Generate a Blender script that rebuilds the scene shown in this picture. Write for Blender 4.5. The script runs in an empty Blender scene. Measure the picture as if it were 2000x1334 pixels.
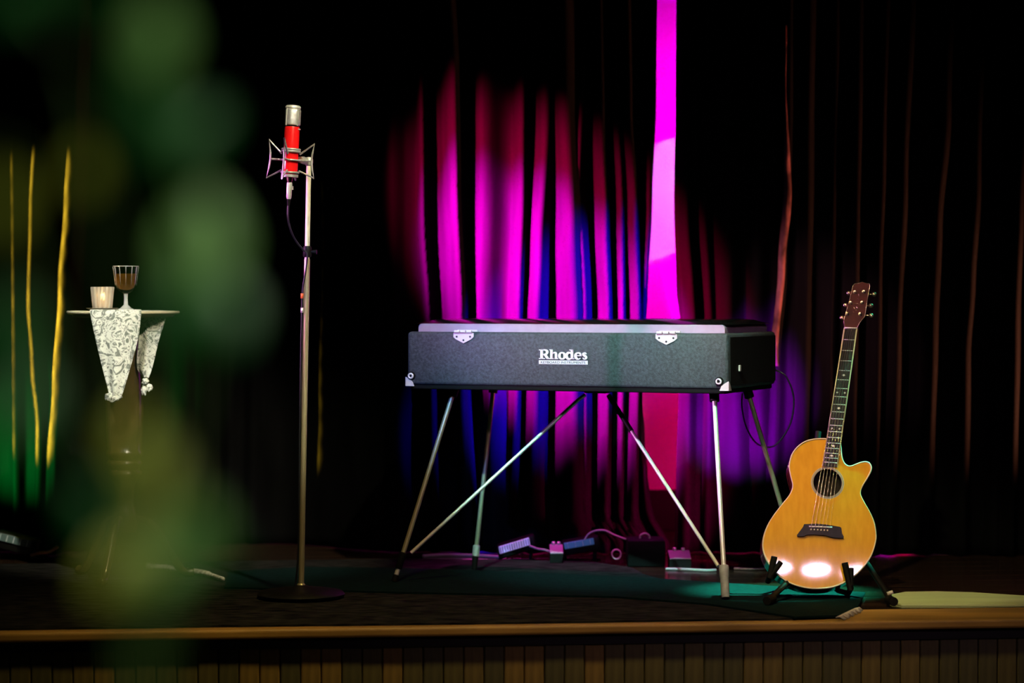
import bpy, bmesh, math, random
from mathutils import Vector, Matrix

# ------------------------------------------------------------------ camera, world, lights, exposure
S = bpy.context.scene
COL = S.collection
random.seed(7)
PI = math.pi
FPX = 85.0 / 36.0 * 2000.0          # focal length in pixels of the 2000x1334 frame
CAM = Vector((0.0, -7.9, 0.95))
PITCH = math.atan((667 - 582) / FPX)
cd = bpy.data.cameras.new('camera'); cam = bpy.data.objects.new('camera', cd); COL.objects.link(cam)
cam.location = CAM; cam.rotation_euler = (PI / 2 - PITCH, 0, 0)
cd.lens = 85; cd.sensor_width = 36; cd.clip_start = 0.05; cd.clip_end = 100
cd.dof.use_dof = True; cd.dof.focus_distance = 7.65; cd.dof.aperture_fstop = 1.9
S.camera = cam
S.view_settings.view_transform = 'Standard'; S.view_settings.look = 'None'
S.view_settings.gamma = 1.0; S.view_settings.exposure = 0.0
S.view_settings.use_curve_mapping = False
try:
    S.cycles.use_denoising = True
    S.cycles.max_bounces = 6
    S.cycles.sample_clamp_indirect = 4
except Exception:
    pass
W = bpy.data.worlds.new('dark_hall'); S.world = W; W.use_nodes = True
W.node_tree.nodes['Background'].inputs[0].default_value = (0.4, 0.6, 0.5, 1)
W.node_tree.nodes['Background'].inputs[1].default_value = 0.004

def ray(u, v):
    f = Vector((0, math.cos(PITCH), -math.sin(PITCH))); up = Vector((0, math.sin(PITCH), math.cos(PITCH)))
    return f + Vector(((u - 1000) / FPX, 0, 0)) - up * ((v - 667) / FPX)
def P(u, v, y):                       # photograph direction -> point at world depth y
    d = ray(u, v); return CAM + d * ((y - CAM.y) / d.y)
def G(u, v, z=0.0):                   # photograph direction -> point on a level plane
    d = ray(u, v); return CAM + d * ((z - CAM.z) / d.z)
def PL(u, v, p0, n):                  # photograph direction -> point on any plane
    d = ray(u, v); return CAM + d * ((p0 - CAM).dot(n) / d.dot(n))

def aim(o, target):
    o.rotation_euler = (Vector(target) - o.location).to_track_quat('-Z', 'Y').to_euler()
def spot(name, loc, target, color, power, deg, blend=0.5, radius=0.03):
    l = bpy.data.lights.new(name, 'SPOT'); o = bpy.data.objects.new(name, l); COL.objects.link(o)
    o.location = loc; aim(o, target)
    l.color = color; l.energy = power; l.spot_size = math.radians(deg); l.spot_blend = blend
    l.shadow_soft_size = radius
    return o
def area(name, loc, target, color, power, sx, sy, spread=60):
    l = bpy.data.lights.new(name, 'AREA'); o = bpy.data.objects.new(name, l); COL.objects.link(o)
    o.location = loc; aim(o, target)
    l.shape = 'ELLIPSE'; l.size = sx; l.size_y = sy; l.color = color; l.energy = power
    l.spread = math.radians(spread)
    return o

# guitar top plane (needed for the batten of three lamps it mirrors)
G_LEAN = math.radians(17)
G_N = Vector((0, -math.cos(G_LEAN), math.sin(G_LEAN)))
G_P0 = P(1590, 1150, -0.40)
hit = PL(1582, 1106, G_P0, G_N)
vd = (hit - CAM).normalized()
n_eff = (G_N + Vector((0, 0, -0.028))).normalized()          # the domed top faces a little lower there
rd = vd - 2 * vd.dot(n_eff) * n_eff
batten = hit + rd * 7.0
# three front-of-house lamps on a batten above the audience
for i in (-1, 0, 1):
    area('front_lamp', batten + Vector((i * 0.49, 0, -0.03 * i)), (0.8, 0, 0.35), (1.0, 0.60, 0.84), 0.42, 0.34, 0.13, 30)
# profile spots on the front truss, one for each thing on stage
spot('profile_piano', (-0.9, -4.4, 4.4), (0.26, -0.1, 0.72), (0.38, 1.0, 0.86), 2500, 12.5, 0.8, 0.05)
spot('wash_blue', (-2.0, -4.4, 3.4), (-0.25, 0.12, 0.75), (0.12, 0.25, 1.0), 900, 7, 1.0, 0.05)  # added blue spot that tints the left end of the piano navy
spot('profile_guitar', (-0.6, -4.6, 4.3), (1.02, -0.3, 0.52), (1.0, 0.86, 0.48), 640, 13, 0.5, 0.05)
spot('profile_microphone', (1.2, -4.6, 4.6), (-0.68, -0.3, 1.15), (1.0, 0.93, 0.62), 1800, 13, 0.6, 0.05)
spot('profile_table', (-1.3, -4.6, 4.2), (-1.29, 0.1, 0.86), (0.95, 1.0, 0.86), 1250, 6.5, 0.5, 0.05)
# magenta side light in the left wing
spot('wing_magenta', (-3.9, -0.86, 1.6), (0.50, -0.20, 0.80), (1.0, 0.28, 0.95), 850, 15, 0.8, 0.03)
# green wash on the downstage right floor
spot('floor_green', (3.2, 0.8, 4.2), (0.88, -0.14, 0.0), (0.05, 1.0, 0.62), 14000, 7, 0.6, 0.05)
spot('floor_magenta', (0.1, 0.65, 4.2), (0.12, 0.55, 0.0), (1.0, 0.05, 0.55), 600, 16, 0.8, 0.05)
# red, magenta and blue light on the back curtain from unseen spots, mostly hung high
spot('curtain_red', (-2.1, -1.2, 3.5), (0.16, 1.1, 1.08), (1.0, 0.0, 0.12), 44000, 15.5, 1.0, 0.02)
spot('curtain_magenta', (-2.0, -1.2, 3.4), (0.14, 1.1, 0.92), (1.0, 0.0, 0.80), 190000, 12.5, 1.0, 0.02)
spot('curtain_blue', (2.3, -1.2, 3.3), (0.14, 1.1, 0.78), (0.02, 0.0, 1.0), 85000, 10.5, 1.0, 0.02)
spot('curtain_red_low', (0.95, 0.45, 0.06), (0.50, 1.1, 0.22), (1.0, 0.0, 0.22), 220, 46, 0.8, 0.02)
spot('curtain_edge_pink', (-1.4, -2.0, 3.1), (1.05, 0.95, 0.88), (1.0, 0.38, 0.45), 1500, 9, 1.0, 0.02)  # added spot without a fixture of its own, brightens the curtain edge
spot('curtain_violet', (0.55, 0.25, 0.05), (0.86, 1.1, 0.55), (0.50, 0.0, 1.0), 3200, 32, 0.9, 0.015)
# backstage lamps on the wall behind the parted curtain
spot('backstage_magenta', (1.9, 1.42, 1.5), (0.60, 2.0, 1.5), (1.0, 0.0, 0.80), 480, 76, 1.0, 0.05)
spot('backstage_red', (1.6, 1.40, 0.5), (0.60, 2.0, 0.45), (1.0, 0.0, 0.16), 66, 80, 1.0, 0.05)
spot('backstage_profile', (1.45, 1.3, 1.9), (0.70, 2.0, 1.40), (0.62, 0.62, 1.0), 60, 21, 0.06, 0.01)
# green floor wash and a stack of amber spots added for one left fold
spot('drape_green', (-2.25, 0.25, 0.08), (-1.83, 1.05, 0.40), (0.0, 1.0, 0.10), 900, 30, 1.0, 0.02)
for k in range(11):
    zz = 0.42 + 0.10 * k
    spot('drape_amber', (-4.5, -0.1, zz + 0.2), (-1.77, 1.03, zz), (1.0, 0.62, 0.03), 105000 if zz < 1.0 else 50000, 3.6, 1.0, 0.02)
# dim warm light from the right wing on the right drapes
spot('drape_warm', (2.7, 0.72, 0.3), (1.5, 1.05, 0.95), (1.0, 0.30, 0.14), 560, 60, 1.0, 0.03)
# added light behind the camera that brightens the plant
spot('plant_fill', (0.5, -8.3, 2.5), (-0.16, -6.82, 0.95), (0.9, 1.0, 0.7), 125, 26, 0.6, 0.05)
# added unseen light that brightens the stage front edge
spot('apron_fill', (0.3, -2.6, 4.6), (0.1, -0.95, 0.0), (1.0, 0.72, 0.24), 420, 44, 0.8, 0.2)

# ------------------------------------------------------------------ helpers
ORG = {}
def mesh_obj(name, bm, mat, smooth=False, auto=None):
    me = bpy.data.meshes.new(name); bm.normal_update(); bm.to_mesh(me); bm.free()
    if mat is not None: me.materials.append(mat)
    if smooth:
        me.polygons.foreach_set('use_smooth', [True] * len(me.polygons))
        if auto: 
            me.set_sharp_from_angle(angle=math.radians(auto))
    o = bpy.data.objects.new(name, me); COL.objects.link(o)
    return o
def tag(o, label=None, cat=None, group=None, kind=None):
    if label: o['label'] = label
    if cat: o['category'] = cat
    if group: o['group'] = group
    if kind: o['kind'] = kind
    return o
def thing(name, loc, label, cat, group=None):
    o = bpy.data.objects.new(name, None); COL.objects.link(o)
    o.location = loc; o.empty_display_size = 0.05
    ORG[o] = Vector(loc); return tag(o, label, cat, group)
def part(name, bm, mat, parent, smooth=False, auto=None, label=None):
    o = mesh_obj(name, bm, mat, smooth, auto)
    org = ORG.get(parent, Vector((0, 0, 0)))
    o.data.transform(Matrix.Translation(-org)); o.parent = parent; ORG[o] = org
    if label: o['label'] = label
    return o
def solo(name, bm, mat, loc, label, cat, group=None, smooth=False, auto=None, kind=None):
    o = mesh_obj(name, bm, mat, smooth, auto); loc = Vector(loc)
    o.data.transform(Matrix.Translation(-loc)); o.location = loc; ORG[o] = loc
    return tag(o, label, cat, group, kind)

def frame(p0, ex, ez=None):
    ex = Vector(ex).normalized(); ez = Vector(ez if ez else (0, 0, 1)).normalized()
    ey = ez.cross(ex).normalized()
    m = Matrix((ex, ey, ez)).transposed().to_4x4(); m.translation = Vector(p0); return m
def box(bm, x0, x1, y0, y1, z0, z1, M=None, bevel=0.0, seg=2):
    r = bmesh.ops.create_cube(bm, size=1.0)
    vs = r['verts']
    bmesh.ops.transform(bm, matrix=Matrix.Translation(((x0+x1)/2, (y0+y1)/2, (z0+z1)/2)) @ Matrix.Diagonal((x1-x0, y1-y0, z1-z0, 1)), verts=vs)
    if bevel > 0:
        es = list({e for v in vs for e in v.link_edges})
        g = bmesh.ops.bevel(bm, geom=es, offset=bevel, segments=seg, affect='EDGES', profile=0.5)
        vs = list({v for f in g['faces'] for v in f.verts} | {v for v in vs if v.is_valid})
    if M is not None: bmesh.ops.transform(bm, matrix=M, verts=vs)
    return bm
def tube(bm, pts, r, n=8, cap=True, closed=False):
    pts = [Vector(p) for p in pts]; m = len(pts)
    rs = r if isinstance(r, (list, tuple)) else [r] * m
    rings = []; up = None
    for i, p in enumerate(pts):
        if closed: t = pts[(i+1) % m] - pts[i-1]
        else: t = pts[min(i+1, m-1)] - pts[max(i-1, 0)]
        t.normalize()
        if up is None:
            up = Vector((0, 0, 1)) if abs(t.z) < 0.9 else Vector((1, 0, 0))
        a = t.cross(up).normalized(); b = a.cross(t).normalized(); up = b
        rings.append([bm.verts.new(p + (a * math.cos(2*PI*k/n) + b * math.sin(2*PI*k/n)) * rs[i]) for k in range(n)])
    last = m if closed else m - 1
    for i in range(last):
        A = rings[i]; B = rings[(i+1) % m]
        for k in range(n):
            bm.faces.new((A[k], A[(k+1) % n], B[(k+1) % n], B[k]))
    if cap and not closed:
        bm.faces.new(rings[0][::-1]); bm.faces.new(rings[-1])
    return bm
def lathe(bm, prof, M=None, n=32, cap=True):
    """prof: list of (radius, z); axis is local z."""
    M = M or Matrix.Identity(4); rings = []
    for r, z in prof:
        rings.append([bm.verts.new(M @ Vector((max(r, 1e-5)*math.cos(2*PI*k/n), max(r, 1e-5)*math.sin(2*PI*k/n), z))) for k in range(n)])
    for A, B in zip(rings, rings[1:]):
        for k in range(n): bm.faces.new((A[k], A[(k+1) % n], B[(k+1) % n], B[k]))
    if cap:
        bm.faces.new(rings[0][::-1]); bm.faces.new(rings[-1])
    return bm
def prism(bm, front, off):
    """polygon of 3D points extruded by the vector off."""
    A = [bm.verts.new(Vector(p)) for p in front]; B = [bm.verts.new(Vector(p) + off) for p in front]
    n = len(A)
    try:
        bm.faces.new(A); bm.faces.new(B[::-1])
    except ValueError: pass
    for i in range(n): bm.faces.new((A[i], B[i], B[(i+1) % n], A[(i+1) % n]))
    bmesh.ops.recalc_face_normals(bm, faces=bm.faces[:])
    return bm
def crom(pts, k=6, closed=True):
    """Catmull-Rom through points of any dimension."""
    pts = [Vector(p) for p in pts]; n = len(pts); out = []
    rng = range(n) if closed else range(n - 1)
    for i in rng:
        if closed: p0, p1, p2, p3 = pts[i-1], pts[i], pts[(i+1) % n], pts[(i+2) % n]
        else: p0, p1, p2, p3 = pts[max(i-1, 0)], pts[i], pts[i+1], pts[min(i+2, n-1)]
        for j in range(k):
            t = j / k
            out.append(0.5 * ((2*p1) + (p2-p0)*t + (2*p0-5*p1+4*p2-p3)*t*t + (3*p1-p0-3*p2+p3)*t**3))
    if not closed: out.append(pts[-1])
    return out
NB = lambda: bmesh.new()

# ------------------------------------------------------------------ materials
def mat(name, color, rough=0.5, metal=0.0, spec=0.5, coat=0.0, coat_rough=0.05, noise=0.0, nscale=30.0, bump=0.0, bscale=200.0,
        sheen=0.0, trans=0.0, ior=1.45, emit=None, estr=0.0, stretch=(1, 1, 1), color2=None, detail=4.0):
    m = bpy.data.materials.new(name); m.use_nodes = True
    nt = m.node_tree; b = nt.nodes['Principled BSDF']
    b.inputs['Base Color'].default_value = (*color, 1); b.inputs['Roughness'].default_value = rough
    b.inputs['Metallic'].default_value = metal; b.inputs['Specular IOR Level'].default_value = spec
    b.inputs['Coat Weight'].default_value = coat; b.inputs['Coat Roughness'].default_value = coat_rough
    b.inputs['Sheen Weight'].default_value = sheen; b.inputs['Transmission Weight'].default_value = trans
    b.inputs['IOR'].default_value = ior
    if emit: b.inputs['Emission Color'].default_value = (*emit, 1); b.inputs['Emission Strength'].default_value = estr
    tc = nt.nodes.new('ShaderNodeTexCoord'); mp = nt.nodes.new('ShaderNodeMapping')
    nt.links.new(tc.outputs['Object'], mp.inputs['Vector']); mp.inputs['Scale'].default_value = stretch
    if noise > 0 or color2:
        nz = nt.nodes.new('ShaderNodeTexNoise'); nz.inputs['Scale'].default_value = nscale; nz.inputs['Detail'].default_value = detail
        nt.links.new(mp.outputs[0], nz.inputs['Vector'])
        cr = nt.nodes.new('ShaderNodeValToRGB'); cr.color_ramp.elements[0].position = 0.35; cr.color_ramp.elements[1].position = 0.68
        c2 = color2 if color2 else tuple(min(1, c * (1 + noise)) for c in color)
        c1 = color if color2 else tuple(c * (1 - noise) for c in color)
        cr.color_ramp.elements[0].color = (*c1, 1); cr.color_ramp.elements[1].color = (*c2, 1)
        nt.links.new(nz.outputs['Fac'], cr.inputs[0]); nt.links.new(cr.outputs[0], b.inputs['Base Color'])
    if bump > 0:
        nb = nt.nodes.new('ShaderNodeTexNoise'); nb.inputs['Scale'].default_value = bscale; nb.inputs['Detail'].default_value = 3
        nt.links.new(mp.outputs[0], nb.inputs['Vector'])
        bp = nt.nodes.new('ShaderNodeBump'); bp.inputs['Strength'].default_value = bump; bp.inputs['Distance'].default_value = 0.002
        nt.links.new(nb.outputs['Fac'], bp.inputs['Height']); nt.links.new(bp.outputs[0], b.inputs['Normal'])
    return m
M_VELVET = mat('black_velvet', (0.0030, 0.0029, 0.0031), 0.85, spec=0.02, noise=0.25, nscale=18, stretch=(1, 1, 0.15), bump=0.25, bscale=60)
M_WALL = mat('painted_wall', (0.55, 0.54, 0.55), 0.8, noise=0.04, nscale=6)
M_BLACKWOOD = mat('black_painted_wood', (0.006, 0.006, 0.006), 0.6)
M_PLANK = mat('stage_plank', (0.030, 0.016, 0.010), 0.18, coat=0.3, coat_rough=0.12, noise=0.5, nscale=14, stretch=(0.15, 1, 1), bump=0.1, bscale=40)
M_NOSING = mat('golden_brown_nosing', (0.34, 0.19, 0.05), 0.5, noise=0.35, nscale=10, stretch=(0.2, 1, 1), bump=0.1, bscale=80)
M_BOARD = [mat('panel_board_%d' % i, c, 0.6, noise=0.5, nscale=9, stretch=(3, 1, 0.4), bump=0.15, bscale=60)
           for i, c in enumerate([(0.10, 0.085, 0.03), (0.14, 0.105, 0.035), (0.075, 0.07, 0.03), (0.20, 0.13, 0.035)])]
M_HALLFLOOR = mat('hall_floor', (0.02, 0.018, 0.016), 0.5, noise=0.2)
M_RUGB = mat('dark_patterned_rug', (0.003, 0.003, 0.0035), 0.95, spec=0.05, color2=(0.026, 0.025, 0.025), nscale=38, detail=6, bump=0.6, bscale=180, stretch=(0.45, 1, 1))
M_RUGA = mat('teal_runner', (0.0025, 0.011, 0.012), 0.95, spec=0.05, noise=0.3, nscale=60, bump=0.5, bscale=260)
M_FRINGE = mat('pale_rug_edge', (0.45, 0.43, 0.38), 0.9, noise=0.4, nscale=80)
M_PALEPATCH = mat('pale_patch', (0.50, 0.57, 0.27), 0.5, noise=0.1, nscale=12, stretch=(0.2, 1, 1))
M_TOLEX = mat('black_tolex', (0.050, 0.056, 0.066), 0.55, spec=0.4, noise=0.35, nscale=120, bump=0.8, bscale=330)
M_TOLEX_SHADED = mat('shaded_tolex_end', (0.012, 0.012, 0.013), 0.6, spec=0.2, noise=0.3, nscale=120, bump=0.6, bscale=330)  # darker copy of the tolex, shade of the ends put into the colour
M_SILVER = mat('silver_vinyl', (0.42, 0.30, 0.41), 0.45, noise=0.06, nscale=30)
M_GLOSSBLACK = mat('gloss_black_plastic', (0.006, 0.006, 0.006), 0.12, spec=0.5)
M_CHROME = mat('chrome', (0.80, 0.79, 0.76), 0.34, metal=0.55)
M_NICKEL = mat('worn_nickel', (0.66, 0.60, 0.38), 0.34, metal=0.7)
M_HINGE = mat('zinc_plate', (0.80, 0.74, 0.74), 0.45, metal=0.35)
M_SCREW = mat('dark_screw', (0.05, 0.04, 0.045), 0.4, metal=0.8)
M_BADGE = mat('badge_silver', (0.85, 0.80, 0.86), 0.4, metal=0.2)
M_BLACKRUB = mat('black_rubber', (0.004, 0.004, 0.004), 0.7, spec=0.15)
M_GREYRUB = mat('grey_rubber', (0.30, 0.31, 0.33), 0.5, noise=0.2, nscale=50)
M_BLACKMET = mat('black_metal', (0.005, 0.005, 0.005), 0.5, spec=0.2)
M_RED = mat('red_lacquer', (0.80, 0.010, 0.012), 0.22, coat=0.6)
M_WIRE = mat('mount_steel', (0.72, 0.70, 0.72), 0.3, metal=0.7)
M_GRILLE = mat('chrome_mesh', (0.85, 0.84, 0.86), 0.22, metal=0.75, bump=0.4, bscale=900)
M_CABLE = mat('black_cable', (0.012, 0.013, 0.018), 0.35)
M_CABLEGREY = mat('grey_cable', (0.45, 0.42, 0.44), 0.4)
M_SPRUCE = mat('amber_spruce', (0.66, 0.315, 0.010), 0.40, spec=0.12, coat=1.0, coat_rough=0.05, noise=0.12, nscale=60, stretch=(1.0, 1, 0.05), color2=(0.74, 0.37, 0.016))
M_SIDEWOOD = mat('mahogany_side', (0.11, 0.028, 0.012), 0.25, coat=0.6, noise=0.3, nscale=20)
M_BIND = mat('cream_binding', (0.72, 0.62, 0.42), 0.4)
M_ROSE = mat('rosewood', (0.012, 0.007, 0.013), 0.4, spec=0.3, noise=0.4, nscale=40, stretch=(1, 1, 0.1))
M_HEADVENEER = mat('headstock_rosewood', (0.085, 0.012, 0.008), 0.3, coat=0.6, noise=0.3, nscale=30)
M_PEARL = mat('pearl', (0.85, 0.80, 0.84), 0.25)
M_STRING = mat('bronze_string', (0.80, 0.66, 0.42), 0.25, metal=1.0)
M_DARKHOLE = mat('guitar_inside', (0.012, 0.008, 0.005), 0.9)
M_ROSETTE = mat('rosette_rings', (0.62, 0.52, 0.36), 0.4)
M_GOLD = mat('gold_tuner', (0.90, 0.66, 0.48), 0.25, metal=1.0)
M_TABLEWOOD = mat('varnished_table_wood', (0.050, 0.030, 0.010), 0.25, coat=0.6, noise=0.3, nscale=20, stretch=(1, 1, 0.2))
M_TABLEEDGE = mat('pale_table_edge', (0.78, 0.70, 0.48), 0.35, noise=0.1)
M_GLASS = mat('clear_glass', (1, 1, 1), 0.03, trans=1.0, ior=1.45)
M_WHISKY = mat('amber_drink', (1.0, 0.42, 0.04), 0.02, trans=0.4, ior=1.33)
M_WAX = mat('candle_wax', (0.95, 0.80, 0.55), 0.5, emit=(1.0, 0.55, 0.18), estr=0.5)
M_FLAME = mat('flame', (1, 0.6, 0.2), 0.5, emit=(1.0, 0.55, 0.15), estr=25)
M_FROST = mat('ribbed_frosted_glass', (0.97, 0.93, 0.84), 0.12, trans=0.68, ior=1.4)
M_LEAF = mat('leaf_green', (0.005, 0.085, 0.014), 0.45, noise=0.4, nscale=30)
M_LEAFLIT = mat('lit_leaf', (0.17, 0.33, 0.10), 0.4, noise=0.2, nscale=30)  # paler copy of the leaf green, leaf highlights put into the colour
M_LEAFY = mat('yellowing_leaf', (0.26, 0.27, 0.025), 0.45, noise=0.3, nscale=30)
M_STEM = mat('plant_stem', (0.05, 0.10, 0.02), 0.6)
M_POT = mat('terracotta', (0.25, 0.09, 0.04), 0.8, noise=0.2)
M_SOIL = mat('soil', (0.02, 0.014, 0.01), 0.95, noise=0.4, nscale=80)

def scarf_mat():
    m = mat('paisley_scarf', (0.7, 0.7, 0.66), 0.85, spec=0.1)
    nt = m.node_tree; b = nt.nodes['Principled BSDF']
    tc = nt.nodes.new('ShaderNodeTexCoord')
    wv = nt.nodes.new('ShaderNodeTexNoise'); wv.inputs['Scale'].default_value = 34; wv.inputs['Detail'].default_value = 2; wv.inputs['Distortion'].default_value = 2.2
    nt.links.new(tc.outputs['Object'], wv.inputs['Vector'])
    cr = nt.nodes.new('ShaderNodeValToRGB'); e = cr.color_ramp.elements
    e[0].position = 0.40; e[0].color = (0.20, 0.21, 0.20, 1); e[1].position = 0.50; e[1].color = (0.72, 0.72, 0.68, 1)
    x = e.new(0.60); x.color = (0.74, 0.74, 0.70, 1); x = e.new(0.66); x.color = (0.30, 0.30, 0.29, 1)
    nt.links.new(wv.outputs['Fac'], cr.inputs[0]); nt.links.new(cr.outputs[0], b.inputs['Base Color'])
    return m
M_SCARF = scarf_mat()
M_GLOWV = mat('violet_lens_glow', (0.45, 0.36, 0.75), 0.35, emit=(0.42, 0.32, 0.85), estr=0.6)  # added glow in place of coloured light caught on the ribs
M_GLOWB = mat('blue_lens_glow', (0.08, 0.16, 0.36), 0.35, emit=(0.05, 0.13, 0.32), estr=0.3)  # same added glow in blue
M_LENSD = mat('dark_lens', (0.10, 0.16, 0.17), 0.4)
M_LENSLINE = mat('lens_rib', (0.65, 0.70, 0.80), 0.4)

# ------------------------------------------------------------------ setting: stage floor, front, walls
E0 = Vector((-1.45, -1.04, 0)); E1 = Vector((1.52, -0.73, 0))      # stage front edge, a little skewed to the view
EX = (E1 - E0).normalized(); EY = Vector((-EX.y, EX.x, 0)); EM = (E0 + E1) / 2
FM = frame(EM, EX)
root_floor = mesh_obj('floor', box(NB(), -3.2, 3.2, 0.0, 4.2, -0.06, -0.022, FM), M_BLACKWOOD); tag(root_floor, 'dark wooden stage floor', None, None, 'structure')
ORG[root_floor] = Vector((0, 0, 0))
pw = 0.14
pm = bpy.data.meshes.new('plank'); b = box(NB(), -3.2, 3.2, 0.0015, pw - 0.0015, -0.0215, 0.0, None, 0.0012, 1); b.to_mesh(pm); b.free(); pm.materials.append(M_PLANK)
for i in range(21):
    o = bpy.data.objects.new('plank', pm); COL.objects.link(o); o.parent = root_floor
    o.matrix_local = FM @ Matrix.Translation((0, 0.240 + i * pw, 0))
part('nosing', box(NB(), -3.2, 3.2, -0.025, 0.239, -0.028, 0.0, FM, 0.008, 3), M_NOSING, root_floor, label='golden brown nosing board along the stage edge')
front = mesh_obj('wall_front', box(NB(), -3.2, 3.2, 0.03, 0.06, -0.95, -0.0285, FM), M_BLACKWOOD); tag(front, 'low stage front of upright boards', None, None, 'structure')
ORG[front] = Vector((0, 0, 0))
bms = []
for k in range(4):
    me = bpy.data.meshes.new('board'); b = box(NB(), 0.0015, 0.0575, 0.008, 0.0295, -0.93, -0.029, None, 0.003, 1); b.to_mesh(me); b.free()
    me.materials.append(M_BOARD[k]); bms.append(me)
rb = random.Random(3)
for i in range(76):
    k = rb.choice([0, 0, 1, 2, 2, 3]) if not (i in (27, 28)) else 3
    o = bpy.data.objects.new('board', bms[k]); COL.objects.link(o); o.parent = front
    o.matrix_local = FM @ Matrix.Translation((-2.24 + i * 0.059, rb.uniform(-0.002, 0.002), 0))
hf = mesh_obj('floor_hall', box(NB(), -4, 4, -9.5, -0.6, -1.0, -0.95), M_HALLFLOOR); tag(hf, 'dark hall floor in front of the stage', None, None, 'structure')
wb = mesh_obj('wall_back', box(NB(), -3.4, 3.4, 2.0, 2.1, -0.02, 3.6), M_WALL); tag(wb, 'plain backstage wall behind the parted curtain', None, None, 'structure')
bb = mesh_obj('baseboard_back', box(NB(), -3.4, 3.4, 1.965, 2.0, 0.0, 0.165, None, 0.004), M_BLACKWOOD); tag(bb, 'black baseboard of the backstage wall', None, None, 'structure')

# ------------------------------------------------------------------ curtains
YC = 1.12
def px2x(u, v): return P(u, v, YC - 0.04).x
ZT = P(1000, 582 - 1050, YC).z          # above the frame
def poly_x(poly, z):
    """polyline in photograph pixels -> world x of that line at height z."""
    q = [(P(u, v, YC - 0.04).z, P(u, v, YC - 0.04).x) for u, v in poly]
    q.sort()
    if z <= q[0][0]: return q[0][1]
    for (z0, x0), (z1, x1) in zip(q, q[1:]):
        if z <= z1:
            t = (z - z0) / (z1 - z0); t = t * t * (3 - 2 * t); return x0 + (x1 - x0) * t
    return q[-1][1]
PXM = FPX / (YC - 0.04 + 7.9)
def build_curtain(name, edgeL, edgeR, ridges, label, seed, y0=YC, zbot=0.004, cols_per_m=200, recess=None):
    rnd = random.Random(seed)
    rows = 74; xL0 = edgeL(1.0); xR0 = edgeR(1.0); cols = int((xR0 - xL0) * cols_per_m)
    bm = NB(); grid = []
    ph = [rnd.uniform(0, 6.28) for _ in range(8)]
    for j in range(rows + 1):
        z = zbot + (ZT - zbot) * j / rows
        a, b_ = edgeL(z), edgeR(z)
        rx = [(poly_x(p, z), amp * (1.4 if 0 < (u_ := p[-1][0] - 845) < 420 else 1.0), wl / PXM, wr / PXM) for p, amp, wl, wr in ridges]
        row = []
        for i in range(cols + 1):
            x = a + (b_ - a) * i / cols
            h = 0.0
            for xr, amp, wl, wr in rx:
                d = x - xr
                t = -d / wl if d < 0 else d / wr
                if t < 1: h = max(h, amp * (0.5 + 0.5 * math.cos(PI * t)))
            h += 0.0008 * math.sin(x * 61 + ph[0] + 1.5 * math.sin(z * 1.7 + ph[1])) + 0.0015 * math.sin(x * 23 + z * 9 + ph[2])
            h += 0.002 * math.sin(z * 14 + x * 40 + ph[3]) * max(0.0, 1 - z / 0.8)
            row.append(bm.verts.new((x, y0 - h + (recess(x) if recess else 0.0), z)))
        grid.append(row)
    for j in range(rows):
        for i in range(cols):
            bm.faces.new((grid[j][i], grid[j][i+1], grid[j+1][i+1], grid[j+1][i]))
    o = mesh_obj(name, bm, M_VELVET, True)
    sm = o.modifiers.new('thickness', 'SOLIDIFY'); sm.thickness = 0.003; sm.offset = 1
    return tag(o, label, 'curtain', 'stage curtains')
sstep = lambda t: (lambda q: q * q * (3 - 2 * q))(max(0.0, min(1.0, t)))
V = lambda u0, u1: [(u0, -60), (u1, 1080)]
RL = []
# random quiet pleats on the far left and between the left drape and the lit bay
u = -380
rr = random.Random(11)
while u < -20:
    RL.append((V(u + 6, u), rr.uniform(0.03, 0.06), rr.uniform(22, 34), rr.uniform(18, 30))); u += rr.uniform(40, 58)
RL += [([(14, -60), (24, 300), (28, 700), (30, 1080)], 0.05, 9, 20),
       ([(74, -60), (70, 250), (62, 420), (58, 600), (66, 720), (76, 830), (72, 1080)], 0.06, 12, 22),
       ([(172, -60), (160, 250), (152, 400), (140, 560), (126, 750), (116, 900), (112, 1080)], 0.14, 36, 18)]
u = 186
while u < 800:
    if 500 < u < 720: u += 50; continue
    RL.append((V(u + rr.uniform(-4, 8), u), rr.uniform(0.015, 0.027), rr.uniform(20, 30), rr.uniform(20, 30))); u += rr.uniform(42, 56)
RL += [([(822, -60), (826, 400), (838, 640), (846, 800), (850, 1080)], 0.05, 14, 12),
       ([(880, -60), (889, 150), (892, 350), (902, 620), (906, 760), (922, 1060)], 0.085, 42, 14),
       ([(946, -60), (944, 350), (940, 640), (962, 800), (968, 1080)], 0.045, 30, 52),
       ([(1022, -60), (1020, 350), (1012, 640), (1000, 1080)], 0.045, 22, 16),
       ([(1070, -60), (1066, 230), (1052, 500), (1046, 640), (1040, 1080)], 0.060, 24, 34),
       ([(1102, -60), (1105, 200), (1114, 450), (1120, 640), (1122, 1080)], 0.075, 42, 44),
       ([(1138, -60), (1136, 150), (1128, 350), (1140, 620), (1142, 1080)], 0.055, 10, 24),
       ([(1172, -60), (1176, 250), (1182, 420), (1188, 640), (1184, 1080)], 0.062, 28, 12),
       ([(1200, -60), (1206, 200), (1214, 400), (1216, 640), (1212, 1080)], 0.050, 22, 10),
       ([(1226, -60), (1230, 200), (1240, 400), (1247, 640), (1238, 1080)], 0.062, 30, 10),
       ([(1278, -60), (1276, 200), (1268, 400), (1258, 600), (1254, 850), (1262, 980), (1300, 1080)], 0.060, 16, 10)]
eL = [(1280, -60), (1278, 200), (1270, 400), (1262, 560), (1256, 660), (1252, 780), (1256, 860), (1262, 930), (1272, 1000), (1310, 1075)]
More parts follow.
